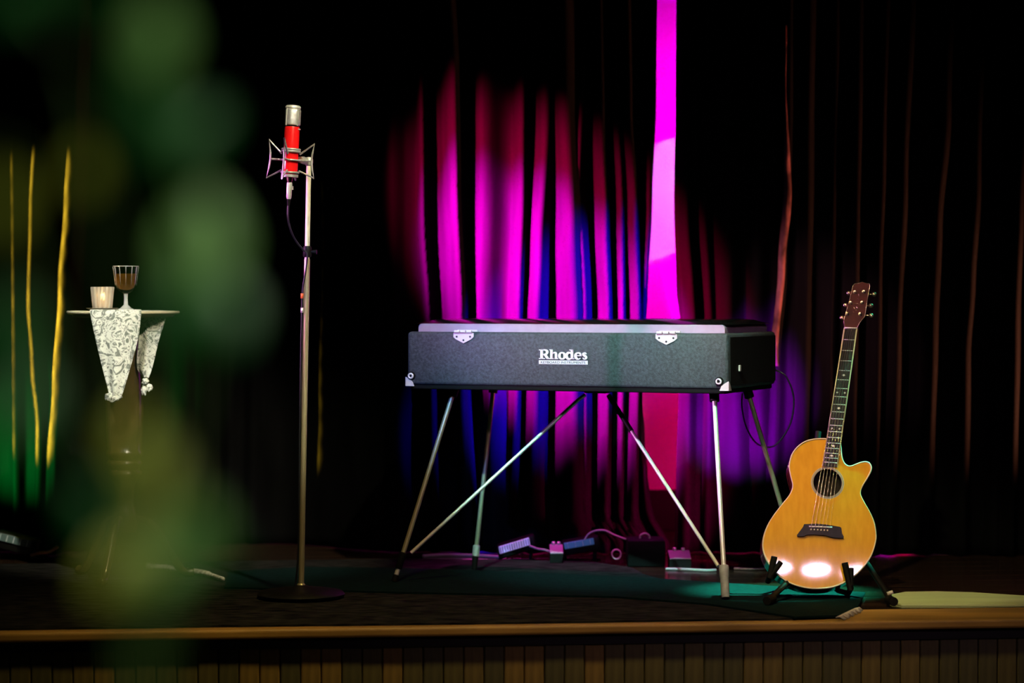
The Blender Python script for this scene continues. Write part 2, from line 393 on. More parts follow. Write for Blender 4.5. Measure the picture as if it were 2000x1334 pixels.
build_curtain('curtain', lambda z: -2.6, lambda z: poly_x(eL, z) + 0.004, RL, 'wide black velvet curtain behind the microphone and keyboard, left of the bright gap', 1,
              recess=lambda x: 0.30 * sstep((x - px2x(150, 600)) / 0.10) * (1 - sstep((x - px2x(530, 600)) / 0.45)))
RR = [([(1336, -60), (1340, 400), (1354, 640), (1344, 800), (1340, 1080)], 0.05, 20, 20),
      ([(1372, -60), (1374, 400), (1386, 640), (1380, 1080)], 0.05, 10, 24),
      ([(1420, -60), (1420, 640), (1436, 800), (1442, 1080)], 0.055, 46, 40),
      ([(1476, -60), (1478, 640), (1484, 900), (1490, 1080)], 0.05, 24, 34)]
eR = [(1323, -60), (1322, 200), (1318, 400), (1322, 560), (1331, 640), (1327, 780), (1323, 900), (1320, 1075)]
build_curtain('curtain', lambda z: poly_x(eR, z), lambda z: P(1545, 600, YC).x, RR, 'narrow black velvet curtain lit violet between the bright gap and the guitar', 2)
RD = [([(1537, -60), (1535, 200), (1533, 360), (1524, 520), (1510, 700), (1500, 1080)], 0.035, 10, 26),
      ([(1576, -60), (1572, 300), (1560, 1080)], 0.04, 18, 24),
      ([(1724, -60), (1716, 300), (1708, 560), (1700, 1080)], 0.05, 22, 18),
      ([(1772, -60), (1756, 350), (1744, 640), (1730, 1080)], 0.05, 24, 22),
      ([(1846, -60), (1838, 220), (1820, 450), (1812, 640), (1800, 1080)], 0.055, 24, 22),
      ([(1906, -60), (1898, 360), (1886, 560), (1876, 700), (1870, 1080)], 0.05, 26, 22),
      ([(1998, -60), (1988, 200), (1978, 400), (1970, 640), (1962, 1080)], 0.07, 30, 18)]
for uu in (1618, 1662, 1940, 2040, 2090, 2140, 2195, 2250, 2300, 2350, 2400): RD.append((V(uu + 10, uu - 6), rr.uniform(0.03, 0.05), 24, 24))
eD = [(1533, -60), (1530, 200), (1528, 360), (1517, 520), (1502, 700), (1488, 1080)]
cur3 = build_curtain('curtain', lambda z: poly_x(eD, z), lambda z: 2.7, RD, 'dark curtain with reddish leading edge hanging behind the guitar', 3, y0=YC - 0.10)

M_LINING = mat('reddish_lining', (0.085, 0.034, 0.042), 0.8, spec=0.1, noise=0.7, nscale=26, stretch=(1, 1, 0.5), bump=0.5, bscale=50)
bm = NB(); rows = []
for j in range(61):
    z = 0.70 + 1.25 * j / 60; x0 = poly_x(eD, z); row = []
    for k in range(6):
        t = k / 5
        w = 0.038 * (0.85 + 0.2 * math.sin(z * 5)) * min(1.0, max(0.12, (1.75 - z) / 0.5))
        row.append(bm.verts.new((x0 - 0.006 + w * t, YC - 0.10 - 0.040 - 0.010 * math.sin(PI * t) - 0.002 * math.sin(z * 40 + k), z)))
    rows.append(row)
for A, B in zip(rows, rows[1:]):
    for k in range(5): bm.faces.new((A[k], A[k+1], B[k+1], B[k]))
part('lining_edge', bm, M_LINING, cur3, True, label='reddish turned-back lining along the curtain edge').modifiers.new('thickness', 'SOLIDIFY').thickness = 0.003

# ------------------------------------------------------------------ rugs and pale patch on the stage floor
def slab(name, poly, z0, z1, m, label, cat):
    pts = [G(u, v, z0) for u, v in poly]
    c = sum(pts, Vector()) / len(pts)
    return solo(name, prism(NB(), pts, Vector((0, 0, z1 - z0))), m, (c.x, c.y, z0), label, cat)
slab('rug', [(-260, 1106), (150, 1103), (600, 1096), (800, 1094), (1000, 1096), (1160, 1100), (1236, 1112), (1256, 1124), (1420, 1170), (1550, 1211), (1000, 1219), (400, 1226), (-300, 1236)], 0.0003, 0.006, M_RUGB,
     'dark patterned rug covering the stage floor under the microphone stand', 'rug')
ru = slab('runner_rug', [(446, 1118), (600, 1110), (770, 1112), (1000, 1119), (1240, 1130), (1440, 1143), (1690, 1160), (1676, 1188), (1640, 1205), (1552, 1208), (1380, 1182), (1200, 1168), (800, 1160), (438, 1150)], 0.0063, 0.012, M_RUGA,
          'dark teal runner rug running under keyboard legs to the guitar', 'rug')
fr = NB()
a, b2 = G(1640, 1205, 0.013), G(1678, 1187, 0.013)
rf = random.Random(5)
for i in range(26):
    p = a.lerp(b2, i / 25); q = p + Vector((rf.uniform(0.008, 0.018), rf.uniform(-0.004, 0.004), -0.009))
    tube(fr, [p + Vector((-0.012, 0, -0.002)), p + Vector((0, 0, 0.001)), q], 0.0022, 5)
part('fringe', fr, M_FRINGE, ru, True, label='pale worn fringe at the end of the runner')
fr = NB()
pts = [(288, 1106), (320, 1108), (352, 1113), (386, 1117), (412, 1123), (436, 1131)]
tube(fr, crom([G(u, v, 0.0175) for u, v in pts], 6, False), [0.010] * 6 + [0.011] * 18 + [0.007] * 7, 7)
solo('rolled_rug_edge', fr, M_FRINGE, G(360, 1113), 'pale frayed rug edge rolled up beside the small table', 'rug', smooth=True)
slab('floor_patch', [(1742, 1164), (1768, 1159), (1830, 1158), (1900, 1160), (2010, 1167), (2120, 1172), (2120, 1188), (2000, 1184), (1760, 1183), (1738, 1178)], 0.0005, 0.006, M_PALEPATCH,
     'pale flat patch on the stage floor right of the guitar stand', 'board')  # thin pale yellow-green slab lying flat

# ------------------------------------------------------------------ electric piano
KA = Vector((-0.3495, 0.15, 0)); KB = Vector((0.681, -0.28, 0))
KX = (KB - KA).normalized(); KY = Vector((-KX.y, KX.x, 0)); KL = (KB - KA).length
KM = frame(KA, KX)
ZB, ZC = 0.661, 0.838
KD = 0.53
kc = KA + KX * KL / 2 + KY * KD / 2
key = thing('electric_piano', (kc.x, kc.y, 0), 'dark grey electric piano in a road case on splayed chrome legs', 'piano')
part('case', box(NB(), 0, KL, 0, KD, ZB, ZC, KM, 0.012, 3), M_TOLEX, key, True, 40)
part('base_rail', box(NB(), 0.01, KL - 0.01, 0.008, KD - 0.01, ZB - 0.014, ZB + 0.004, KM, 0.004), M_BLACKRUB, key)
for x0, x1 in ((-0.003, 0.0), (KL, KL + 0.003)):
    part('end_panel', box(NB(), x0, x1, 0.016, KD - 0.012, ZB + 0.012, ZC - 0.012, KM, 0.001, 1), M_TOLEX_SHADED, key)
# lid: silver band with round shoulders, black top
def rounded_slab(x0, x1, y0, y1, z0, z1, r, M):
    bm = NB(); n = 8
    prof = [(x0, z0)] + [(x0 + r - r * math.cos(a), z1 - r + r * math.sin(a)) for a in [PI/2*k/n for k in range(n+1)]] + \
           [(x1 - r + r * math.sin(a), z1 - r + r * math.cos(a)) for a in [PI/2*k/n for k in range(n+1)]] + [(x1, z0)]
    prism(bm, [M @ Vector((x, y0, z)) for x, z in prof], (M.to_3x3() @ Vector((0, y1 - y0, 0))))
    return bm
part('lid', rounded_slab(0.026, KL - 0.022, 0.035, KD - 0.03, ZC, ZC + 0.0265, 0.014, KM), M_SILVER, key, True, 35, 'silver grey band of the piano lid')
bm = NB()
nx, ny = 26, 14
gr = []
for j in range(ny + 1):
    row = []
    for i in range(nx + 1):
        s, t = i / nx, j / ny
        e = min(1, min(s, 1 - s) / 0.06); f = min(1, min(t, 1 - t) / 0.16)
        h = 0.016 * math.sin(PI/2 * e) * math.sin(PI/2 * f)
        row.append(bm.verts.new(KM @ Vector((0.012 + s * (KL - 0.02), 0.045 + t * (KD - 0.07), ZC + 0.0268 + h))))
    gr.append(row)
for j in range(ny):
    for i in range(nx): bm.faces.new((gr[j][i], gr[j][i+1], gr[j+1][i+1], gr[j+1][i]))
ext = [e for e in bm.edges if e.is_boundary]
bm.faces.new([v for v in gr[0]] + [r[-1] for r in gr[1:]] + [v for v in gr[-1][::-1][1:]] + [r[0] for r in gr[::-1][1:-1]])
bmesh.ops.recalc_face_normals(bm, faces=bm.faces[:])
part('top_cover', bm, M_GLOSSBLACK, key, True, 50, 'glossy black top of the piano lid')
def kpx(u, v):     # point on the front face of the case
    p = PL(u, v, KA, -KY); q = p - KA; return q.dot(KX), p.z
for uc in (906, 1302):
    s, z = kpx(uc, 652)
    bm = NB()
    w = 0.036
    out = [(-w, 0), (w, 0), (w, -0.014), (w * 0.72, -0.022), (0, -0.034), (-w * 0.72, -0.022), (-w, -0.014)]
    prism(bm, [KM @ Vector((s + a_, -0.004, ZC - 0.003 + c_)) for a_, c_ in out], KY * 0.0035)
    h = part('hinge', bm, M_HINGE, key, label='pale metal hinge plate on the case front')
    bm = NB()
    for q in (-0.022, 0.0, 0.022):
        tube(bm, [KM @ Vector((s + q - 0.009, -0.006, ZC + 0.001)), KM @ Vector((s + q + 0.009, -0.006, ZC + 0.001))], 0.0048, 8)
    part('hinge_knuckle', bm, M_HINGE, h, True, 40)
    bm = NB()
    box(bm, s - w, s + w, 0.029, 0.034, ZC + 0.0005, ZC + 0.007, KM, 0.001, 1)
    part('upper_leaf', bm, M_HINGE, h)
    for q, zz in ((-0.024, -0.0125), (0.024, -0.0125), (0.0, -0.024)):
        part('screw', lathe(NB(), [(0.0001, 0), (0.0034, 0.0), (0.003, 0.0012), (0.0001, 0.0016)], KM @ Matrix.Translation((s + q, -0.0041, ZC - 0.003 + zz)) @ Matrix.Rotation(PI/2, 4, 'X'), 10), M_SCREW, h, True)
# bottom corner guards with round bosses
for sgn, s in ((-1, 0.0), (1, KL)):
    bm = NB()
    d = -sgn
    out = [(0, 0), (d * 0.030, 0), (d * 0.024, 0.014), (d * 0.012, 0.024), (0, 0.030)]
    prism(bm, [KM @ Vector((s - d * 0.003 + a_, -0.004, ZB - 0.004 + c_)) for a_, c_ in out], KY * 0.0035)
    prism(bm, [KM @ Vector((s - d * 0.004, -0.004 + a_, ZB - 0.004 + c_)) for a_, c_ in [(0, 0), (0.03, 0), (0.012, 0.024), (0, 0.030)]], KX * d * 0.003)
    cg = part('corner_guard', bm, M_HINGE, key, label='pale metal corner guard')
    u0, v0 = (804, 734) if sgn < 0 else (1405, 745)
    s2, z2 = kpx(u0, v0)
    Mb = KM @ Matrix.Translation((s2, -0.001, z2)) @ Matrix.Rotation(PI/2, 4, 'X')
    part('boss', lathe(NB(), [(0.0145, 0), (0.0135, 0.004), (0.0105, 0.006), (0.0001, 0.006)], Mb, 20), M_BLACKRUB, cg, True, 40)
    part('boss_ring', lathe(NB(), [(0.0048, 0.0062), (0.0102, 0.0062), (0.0098, 0.0085), (0.0075, 0.0095), (0.0050, 0.0085), (0.0048, 0.0062)], Mb, 20, False), M_BADGE, cg, True)
# name badge: slab-serif lettering built from strokes
def stroke(bm, pts, w, M, th=0.003, k=6):
    c = crom([Vector((*p, 0)) for p in pts], k, False) if len(pts) > 2 else [Vector((*p, 0)) for p in pts]
    ws = w if isinstance(w, (list, tuple)) else [w] * len(pts)
    n = len(c); L = []; R = []
    for i, p in enumerate(c):
        t = (c[min(i+1, n-1)] - c[max(i-1, 0)]).normalized(); nn = Vector((-t.y, t.x, 0))
        f = i / (n - 1) * (len(ws) - 1); a = int(min(f, len(ws) - 2)) if len(ws) > 1 else 0
        ww = ws[a] + (ws[min(a + 1, len(ws) - 1)] - ws[a]) * (f - a)
        L.append(p + nn * ww / 2); R.append(p - nn * ww / 2)
    A = [bm.verts.new(M @ Vector((p.x, 0, p.y))) for p in L]; B = [bm.verts.new(M @ Vector((p.x, 0, p.y))) for p in R]
    A2 = [bm.verts.new(M @ Vector((p.x, th, p.y))) for p in L]; B2 = [bm.verts.new(M @ Vector((p.x, th, p.y))) for p in R]
    for i in range(n - 1):
        bm.faces.new((A[i], A[i+1], B[i+1], B[i])); bm.faces.new((A2[i], B2[i], B2[i+1], A2[i+1]))
        bm.faces.new((A[i], A2[i], A2[i+1], A[i+1])); bm.faces.new((B[i], B[i+1], B2[i+1], B2[i]))
    bm.faces.new((A[0], B[0], B2[0], A2[0])); bm.faces.new((A[-1], A2[-1], B2[-1], B[-1]))
def arc(cx, cy, rx, ry, a0, a1, n=14):
    return [(cx + rx * math.cos(math.radians(a0 + (a1 - a0) * i / n)), cy + ry * math.sin(math.radians(a0 + (a1 - a0) * i / n))) for i in range(n + 1)]
s0, zt = kpx(1053.5, 683); s1, zb = kpx(1147, 702)
bw = s1 - s0; ch = zt - zb + 0.001
bm = NB()
bx = lambda x0, x1, y0, y1: stroke(bm, [(x0, (y0 + y1) / 2), (x1, (y0 + y1) / 2)], y1 - y0, LMx, 0.0035)
LMx = KM @ Matrix.Translation((s0, -0.0045, zb)) @ Matrix.Diagonal((bw / 5.0, 1.0, ch, 1))
# R
bx(0.0, 0.62, 0.0, 0.10); bx(0.0, 0.55, 0.90, 1.0); bx(0.14, 0.42, 0.0, 1.0)
stroke(bm, [(0.40, 0.95), (0.66, 0.94), (0.82, 0.84), (0.86, 0.72), (0.80, 0.58), (0.66, 0.50), (0.40, 0.48)], [0.11, 0.16, 0.24, 0.27, 0.24, 0.16, 0.11], LMx)
stroke(bm, [(0.55, 0.50), (0.78, 0.26), (0.92, 0.06)], [0.22, 0.26, 0.26], LMx); bx(0.80, 1.08, 0.0, 0.10)
# h
bx(1.10, 1.42, 0.92, 1.02); bx(1.18, 1.44, 0.0, 1.02); bx(1.10, 1.54, 0.0, 0.10)
stroke(bm, [(1.42, 0.52), (1.54, 0.66), (1.68, 0.68), (1.78, 0.56), (1.79, 0.30), (1.79, 0.02)], [0.08, 0.12, 0.18, 0.25, 0.26, 0.26], LMx); bx(1.62, 2.00, 0.0, 0.10)
# o
stroke(bm, arc(2.42, 0.35, 0.28, 0.33, 90, 450, 28), [0.13, 0.28, 0.13, 0.28, 0.13], LMx, 0.003, 2)
# d
stroke(bm, arc(3.16, 0.35, 0.27, 0.33, 50, 310, 22), [0.12, 0.26, 0.27, 0.26, 0.12], LMx, 0.003, 2)
bx(3.18, 3.56, 0.92, 1.02); bx(3.32, 3.58, 0.0, 1.02); bx(3.40, 3.68, 0.0, 0.10)
# e
stroke(bm, arc(4.10, 0.35, 0.28, 0.33, 0, 320, 26), [0.12, 0.18, 0.14, 0.28, 0.27, 0.14, 0.08], LMx, 0.003, 2); bx(3.90, 4.46, 0.33, 0.43)
# s
stroke(bm, [(4.92, 0.54), (4.84, 0.66), (4.72, 0.66), (4.62, 0.56), (4.70, 0.42), (4.86, 0.32), (4.92, 0.18), (4.82, 0.05), (4.68, 0.05), (4.58, 0.18)], [0.10, 0.12, 0.14, 0.22, 0.24, 0.24, 0.22, 0.14, 0.12, 0.10], LMx)
bmesh.ops.recalc_face_normals(bm, faces=bm.faces[:])
badge = part('name_badge', bm, M_BADGE, key, label='silver badge lettering reading Rhodes')
zz1, zz0 = kpx(1100, 704)[1], kpx(1100, 711)[1]
part('badge_plate', box(NB(), s0 - 0.001, s1 + 0.002, -0.0025, -0.0002, zz0 - 0.001, zz1, KM), M_BADGE, badge)
tcv = bpy.data.curves.new('subtitle', 'FONT'); tcv.body = 'KEYBOARD INSTRUMENTS'; tcv.align_x = 'CENTER'; tcv.size = 0.0115; tcv.extrude = 0.0003; tcv.space_character = 1.0
to = bpy.data.objects.new('subtitle_tmp', tcv); COL.objects.link(to)
dg = bpy.context.evaluated_depsgraph_get(); tme = bpy.data.meshes.new_from_object(to.evaluated_get(dg))
bpy.data.objects.remove(to)
xs = [v.co.x for v in tme.vertices]; tw = (max(xs) - min(xs)) if xs else 1
bm = NB(); bm.from_mesh(tme); bpy.data.meshes.remove(tme)
bmesh.ops.transform(bm, matrix=KM @ Matrix.Translation(((s0 + s1) / 2, -0.003, zz0 + 0.0015)) @ Matrix.Diagonal(((bw * 0.93) / tw, 1, 0.95, 1)) @ Matrix.Rotation(PI/2, 4, 'X'), verts=bm.verts)
part('subtitle', bm, M_SCREW, badge, label='small dark lettering reading KEYBOARD INSTRUMENTS')
# latch on the right end
part('end_latch', box(NB(), KL + 0.003, KL + 0.008, 0.10, 0.115, ZB + 0.055, ZB + 0.075, KM, 0.002), M_HINGE, key)
# legs
legs = [((0.138, 0.08), G(770, 1136, 0.013), 'black'), ((1.045, 0.08), G(1417, 1168, 0.0165), 'grey'), ((0.135, 0.42), G(926, 1113, 0.0125), 'collar'), ((1.05, 0.42), G(1566, 1126, 0.004), 'black')]
LT = []
for (s, d), foot, kind in legs:
    top = KM @ Vector((s, d, ZB - 0.012)); LT.append((top, foot))
    f = lambda t: top.lerp(foot, t)
    lg = part('leg', tube(NB(), [f(0.02), f(0.87)], 0.0078, 12), M_NICKEL if kind != 'grey' else M_CHROME, key, True, 50)
    part('socket', tube(NB(), [f(-0.005), f(0.045)], 0.016, 14), M_BLACKMET, lg, True, 50)
    if kind == 'grey':
        part('foot_sleeve', tube(NB(), [f(0.845), f(0.855), f(0.90), f(0.905), f(0.93), f(0.985), f(0.998)], [0.0145, 0.016, 0.015, 0.0135, 0.0135, 0.0135, 0.012], 14), M_GREYRUB, lg, True, 40, 'grey foot sleeve')
    elif kind == 'collar':
        part('collar', tube(NB(), [f(0.865), f(0.87), f(0.925), f(0.93)], [0.008, 0.0125, 0.0125, 0.008], 14), M_CHROME, lg, True, 40)
        part('foot_sleeve', tube(NB(), [f(0.925), f(0.998)], [0.011, 0.009], 12), M_BLACKRUB, lg, True, 40)
    else:
        part('foot_sleeve', tube(NB(), [f(0.85), f(0.855), f(0.93), f(0.935)], [0.008, 0.0115, 0.0115, 0.009], 12), M_BLACKRUB, lg, True, 40)
        part('foot_tip', tube(NB(), [f(0.935), f(0.97)], 0.0075, 12), M_CHROME, lg, True, 40)
        part('rubber_foot', tube(NB(), [f(0.965), f(0.998)], [0.010, 0.011], 12), M_BLACKRUB, lg, True, 40)
br = (KM.inverted() @ P(1166, 768, 0.2))
bk = part('brace_bracket', box(NB(), br.x - 0.04, br.x + 0.04, br.y - 0.02, br.y + 0.02, ZB - 0.030, ZB - 0.012, KM, 0.004), M_BLACKMET, key)
pa, pb = P(1143, 771, 0.2), P(803, 1080, LT[0][0].lerp(LT[0][1], 0.85).y - 0.01)
part('brace', tube(NB(), [pa, pa.lerp(pb, 0.04) + Vector((0, 0, 0.004)), pb], 0.0062, 10), M_CHROME, key, True, 50)
pa, pb = P(1189, 773, 0.2), P(1403, 1106, LT[1][0].lerp(LT[1][1], 0.83).y + 0.015)
part('brace_sleeve', tube(NB(), [pa, pa.lerp(pb, 0.22)], 0.0085, 10), M_BLACKMET, key, True, 50)
part('brace', tube(NB(), [pa.lerp(pb, 0.21), pb], 0.0062, 10), M_CHROME, key, True, 50)
# cable hanging from the right end of the case
cp = [(1512, 722, 0.22), (1535, 735, 0.2), (1550, 775, 0.2), (1546, 820, 0.2), (1528, 855, 0.21), (1506, 873, 0.22), (1478, 866, 0.24), (1458, 835, 0.26), (1449, 795, 0.28), (1450, 768, 0.3)]
bm = tube(NB(), crom([P(*c) for c in cp], 8, False), 0.0028, 6)
solo('hanging_cable', bm, M_CABLE, P(1506, 873, 0.22), 'thin black cable looping below the right end of the piano', 'cable', smooth=True)

# ------------------------------------------------------------------ microphone on stand
YS = -0.30
pole_bot = P(588, 1150, YS); pole_top = P(603, 330, YS); base_c = Vector((pole_bot.x, YS, 0.0125))
st = thing('microphone_stand', (base_c.x, base_c.y, base_c.z), 'tall nickel microphone stand on a black round base, holding the red microphone', 'stand')
part('base', lathe(NB(), [(0.135, 0.0), (0.138, 0.006), (0.130, 0.014), (0.08, 0.022), (0.03, 0.028), (0.016, 0.034), (0.0001, 0.034)], Matrix.Translation(base_c), 48), M_BLACKMET, st, True, 40)
f = lambda v: pole_bot.lerp(pole_top, (1150 - v) / (1150 - 330))
bm = NB(); tube(bm, [f(1160), f(506)], 0.0092, 16)
part('lower_tube', bm, M_NICKEL, st, True, 50)
bm = NB(); tube(bm, [f(512), f(322)], 0.0078, 16)
part('upper_tube', bm, mat('ivory_nickel', (0.74, 0.72, 0.52), 0.4, metal=0.15), st, True, 50)
cl = part('clutch', tube(NB(), [f(502), f(500), f(484), f(480)], [0.011, 0.0135, 0.0135, 0.011], 14), M_BLACKMET, st, True, 40)
part('clutch_knob', tube(NB(), [f(492) + Vector((0.010, 0, 0)), f(492) + Vector((0.030, -0.002, 0))], [0.005, 0.008], 10), M_BLACKMET, cl, True, 40)
part('base_nut', lathe(NB(), [(0.0001, 0), (0.012, 0.002), (0.0145, 0.008), (0.012, 0.015), (0.0095, 0.018)], Matrix.Translation(f(1150) + Vector((0, 0, 0.0))), 16), M_NICKEL, st, True)
part('swivel_joint', lathe(NB(), [(0.0001, -0.016), (0.009, -0.014), (0.0135, -0.006), (0.0135, 0.006), (0.009, 0.012), (0.0001, 0.014)], Matrix.Translation(P(603, 315, YS)), 16), M_CHROME, st, True)
part('swivel_knob', tube(NB(), [P(598, 315, YS - 0.005), P(592, 313, YS - 0.03), P(586, 312, YS - 0.05)], [0.011, 0.012, 0.010], 14), M_CHROME, st, True, 40)
# microphone
YM = -0.365
m_top, m_bot = P(573, 205, YM), P(566, 342, YM)
AX = (m_top - m_bot).normalized(); ML = (m_top - m_bot).length
MM = frame(m_bot, AX.orthogonal().normalized() if False else Vector((1, 0, 0)) - AX * AX.x, AX)
kz = ML / 137.0      # metres per photograph pixel along the axis
Z = lambda v: (342 - v) * kz
mic = thing('microphone', m_bot, 'red condenser microphone with chrome grille head in a spider mount', 'microphone')
part('body', lathe(NB(), [(0.0001, Z(342)), (0.017, Z(342)), (0.0205, Z(339)), (0.0232, Z(334)), (0.0238, Z(330)), (0.0238, Z(250)), (0.0225, Z(247.5)), (0.0001, Z(247))], MM, 40), M_RED, mic, True, 40)
part('neck_ring', lathe(NB(), [(0.0205, Z(248)), (0.0215, Z(247)), (0.0215, Z(244)), (0.0205, Z(243))], MM, 40), M_SCREW, mic, True, 40)
hd = part('grille', lathe(NB(), [(0.0235, Z(245)), (0.0252, Z(244)), (0.0252, Z(216)), (0.0243, Z(214.5)), (0.0001, Z(214.4))], MM, 40), M_GRILLE, mic, True, 40, 'chrome mesh head')
part('head_cap', lathe(NB(), [(0.0225, Z(214)), (0.0225, Z(212)), (0.0245, Z(211)), (0.024, Z(208.5)), (0.020, Z(206)), (0.010, Z(205.2)), (0.0001, Z(205))], MM, 40), M_CHROME, mic, True, 40)
for k in range(4):
    a = PI / 4 + k * PI / 2
    bm = NB(); q = [MM @ Vector((0.0256 * math.cos(a + d), 0.0256 * math.sin(a + d), zz)) for zz in (Z(245), Z(214)) for d in (-0.10, 0.10)]
    tube(bm, [MM @ Vector((0.0248 * math.cos(a), 0.0248 * math.sin(a), Z(246))), MM @ Vector((0.0248 * math.cos(a), 0.0248 * math.sin(a), Z(212)))], 0.0024, 8)
    part('head_rib', bm, M_CHROME, hd, True, 50)
part('pad_switch', tube(NB(), [MM @ Vector((0.020, -0.012, Z(252.5))), MM @ Vector((0.027, -0.014, Z(252.5)))], 0.002, 8), M_CHROME, mic, True)
bm = lathe(NB(), [(0.0001, Z(360)), (0.006, Z(360)), (0.009, Z(352)), (0.011, Z(346)), (0.016, Z(344)), (0.016, Z(341.5))], MM, 20)
part('bottom_nut', bm, M_GOLD, mic, True, 40)
xl0, xl1 = P(565.5, 356, YM), P(564, 389, YM)
# spider shock mount
SMO = MM @ Vector((0, 0, Z(312)))
sm = thing('shock_mount', SMO, 'pale steel spider shock mount gripping the red microphone', 'mount')
bm = NB()
for zz in (Z(292), Z(296)):
    tube(bm, [MM @ Vector((0.0275 * math.cos(2*PI*k/28), 0.0275 * math.sin(2*PI*k/28), zz)) for k in range(28)], 0.0036, 8, closed=True)
part('upper_ring', bm, M_WIRE, sm, True)
bm = NB(); tube(bm, [MM @ Vector((0.0265 * math.cos(2*PI*k/28), 0.0265 * math.sin(2*PI*k/28), Z(337))) for k in range(28)], 0.0034, 8, closed=True)
part('lower_ring', bm, M_WIRE, sm, True)
bm = NB(); tube(bm, [MM @ Vector((0.030 * math.cos(2*PI*k/28), 0.030 * math.sin(2*PI*k/28), Z(313))) for k in range(28)], 0.003, 8, closed=True)
part('centre_ring', bm, M_WIRE, sm, True)
bm = NB(); lathe(bm, [(0.0195, Z(346)), (0.0265, Z(346)), (0.0265, Z(341)), (0.0195, Z(341))], MM, 28, False); part('base_cup', bm, M_WIRE, sm, True, 40)
for az, ro, zt_, zb_ in ((178, 0.070, 275, 350), (255, 0.066, 273, 351), (-4, 0.073, 279, 346), (80, 0.066, 276, 349)):
    a = math.radians(az); d = Vector((math.cos(a), math.sin(a), 0))
    pt = lambda r, v: MM @ (d * r + Vector((0, 0, Z(v))))
    bm = NB()
    tube(bm, [pt(0.028, 301), pt(ro, zt_), pt(ro - 0.006, 300), pt(ro - 0.007, 312), pt(ro - 0.004, 328), pt(ro + 0.003, zb_), pt(0.027, 333)], 0.0030, 8)
    tube(bm, [pt(ro - 0.007, 312.5), pt(0.029, 312.5)], 0.0034, 8)
    part('spider_arm', bm, M_WIRE, sm, True, 60)
# cable with plug, running down to the clutch and along the pole
mc = thing('microphone_cable', xl1, 'dark cable with a chrome plug hanging from the red microphone and running down its stand', 'cable')
pl = part('plug', tube(NB(), [xl0, xl0.lerp(xl1, 0.1), xl0.lerp(xl1, 0.9), xl1], [0.0075, 0.0088, 0.0082, 0.006], 16), M_CHROME, mc, True, 40)
part('strain_relief', tube(NB(), [xl1, P(563.5, 402, YM)], [0.0062, 0.004], 12), M_BLACKRUB, mc, True, 50)
part('plug_tab', box(NB(), -0.002, 0.004, -0.003, 0.003, -0.006, 0.006, Matrix.Translation(P(570.5, 367, YM)), 0.001, 1), M_CHROME, pl)
cp = [(563, 400, YM), (562.5, 425, YM), (568, 450, YM + 0.01), (579, 472, YM + 0.03), (592, 488, YS - 0.018), (600, 498, YS - 0.016), (597, 530, YS - 0.014), (591, 570, YS - 0.008), (589, 640, YS - 0.006), (586, 800, YS - 0.008), (584, 960, YS - 0.008), (582, 1085, YS - 0.01), (575, 1150, YS + 0.0), (560, 1158, YS + 0.02)]
cpts = [P(*c) for c in cp]
part('lead', tube(NB(), crom(cpts, 7, False), 0.0030, 8), M_CABLE, mc, True)
for v in (578, 606):
    c = P(590, v, YS - 0.008)
    part('cable_tie', tube(NB(), [c + Vector((0, 0, 0.008)), c - Vector((0, 0, 0.008))], 0.0045, 8), mat('orange_tie', (0.8, 0.16, 0.04), 0.4) if v == 578 else M_CHROME, mc, True)

# ------------------------------------------------------------------ acoustic guitar
def gp(u, v): return PL(u, v, G_P0, G_N)
z7 = lambda x, y: (1460 + x / 3.51, 840 + y / 3.51)
z8 = lambda x, y: (1580 + x / 4.04, 530 + y / 4.04)
body2 = [z7(*p) for p in [(537,60),(460,62),(400,78),(350,110),(310,160),(292,215),(288,260),(300,320),(312,370),(308,410),(285,455),(240,510),(190,575),(145,645),(115,720),(105,790),(115,850),(140,905),(190,970),(260,1030),(340,1065),(420,1082),(500,1085),(580,1075),(660,1045),(730,1000),(800,930),(850,850),(877,760),(878,700),(865,630),(835,560),(800,500),(775,450),(772,420),(785,385),(810,345),(838,295),(848,260),(838,230),(810,218),(770,225),(720,245),(690,247),(665,230),(650,200),(642,160),(638,110),(620,70)]]
out = [gp(u, v) for u, v in body2]
out = crom(out, 4, True)
GB = gp(1590, 1150)
git = thing('acoustic_guitar', GB, 'amber cutaway acoustic guitar leaning back on a black floor stand', 'guitar')
GD = -G_N * 0.095
gX = Vector((1, 0, 0)); gUp = gX.cross(-G_N) * -1
if gUp.z < 0: gUp = -gUp
gcent = gp(1602, 1010)
def dome(p):
    r2 = (p - gcent).length_squared
    return p + G_N * (0.0035 * (1 - r2 / 0.045))
HC = gp(*z7(548, 362)); HR = (gp(*z7(548 + 98, 362)) - HC).length
# soundboard: outline with sound hole, triangulated as a fan of rings so it can be domed
def soundboard():
    bm = NB()
    n = len(out)
    rings = []
    for t in [0.0, 0.12, 0.25, 0.4, 0.6, 0.8, 0.93, 1.0]:
        row = []
        for p in out:
            d = p - HC; q = HC + d.normalized() * HR
            row.append(bm.verts.new(dome(q.lerp(p, t))))
        rings.append(row)
    for A, B in zip(rings, rings[1:]):
        for i in range(n): bm.faces.new((A[i], A[(i+1) % n], B[(i+1) % n], B[i]))
    bmesh.ops.recalc_face_normals(bm, faces=bm.faces[:])
    if bm.faces[0].normal.dot(G_N) < 0: bmesh.ops.reverse_faces(bm, faces=bm.faces[:])
    return bm
part('soundboard', soundboard(), M_SPRUCE, git, True)
bm = NB(); n = len(out)
A = [bm.verts.new(p + G_N * -0.0015) for p in out]; B = [bm.verts.new(p + GD) for p in out]
for i in range(n): bm.faces.new((A[i], A[(i+1) % n], B[(i+1) % n], B[i]))
bc = bm.verts.new(sum((v.co for v in B), Vector()) / n - G_N * 0.012)
for i in range(n): bm.faces.new((B[i], B[(i+1) % n], bc))
bmesh.ops.recalc_face_normals(bm, faces=bm.faces[:])
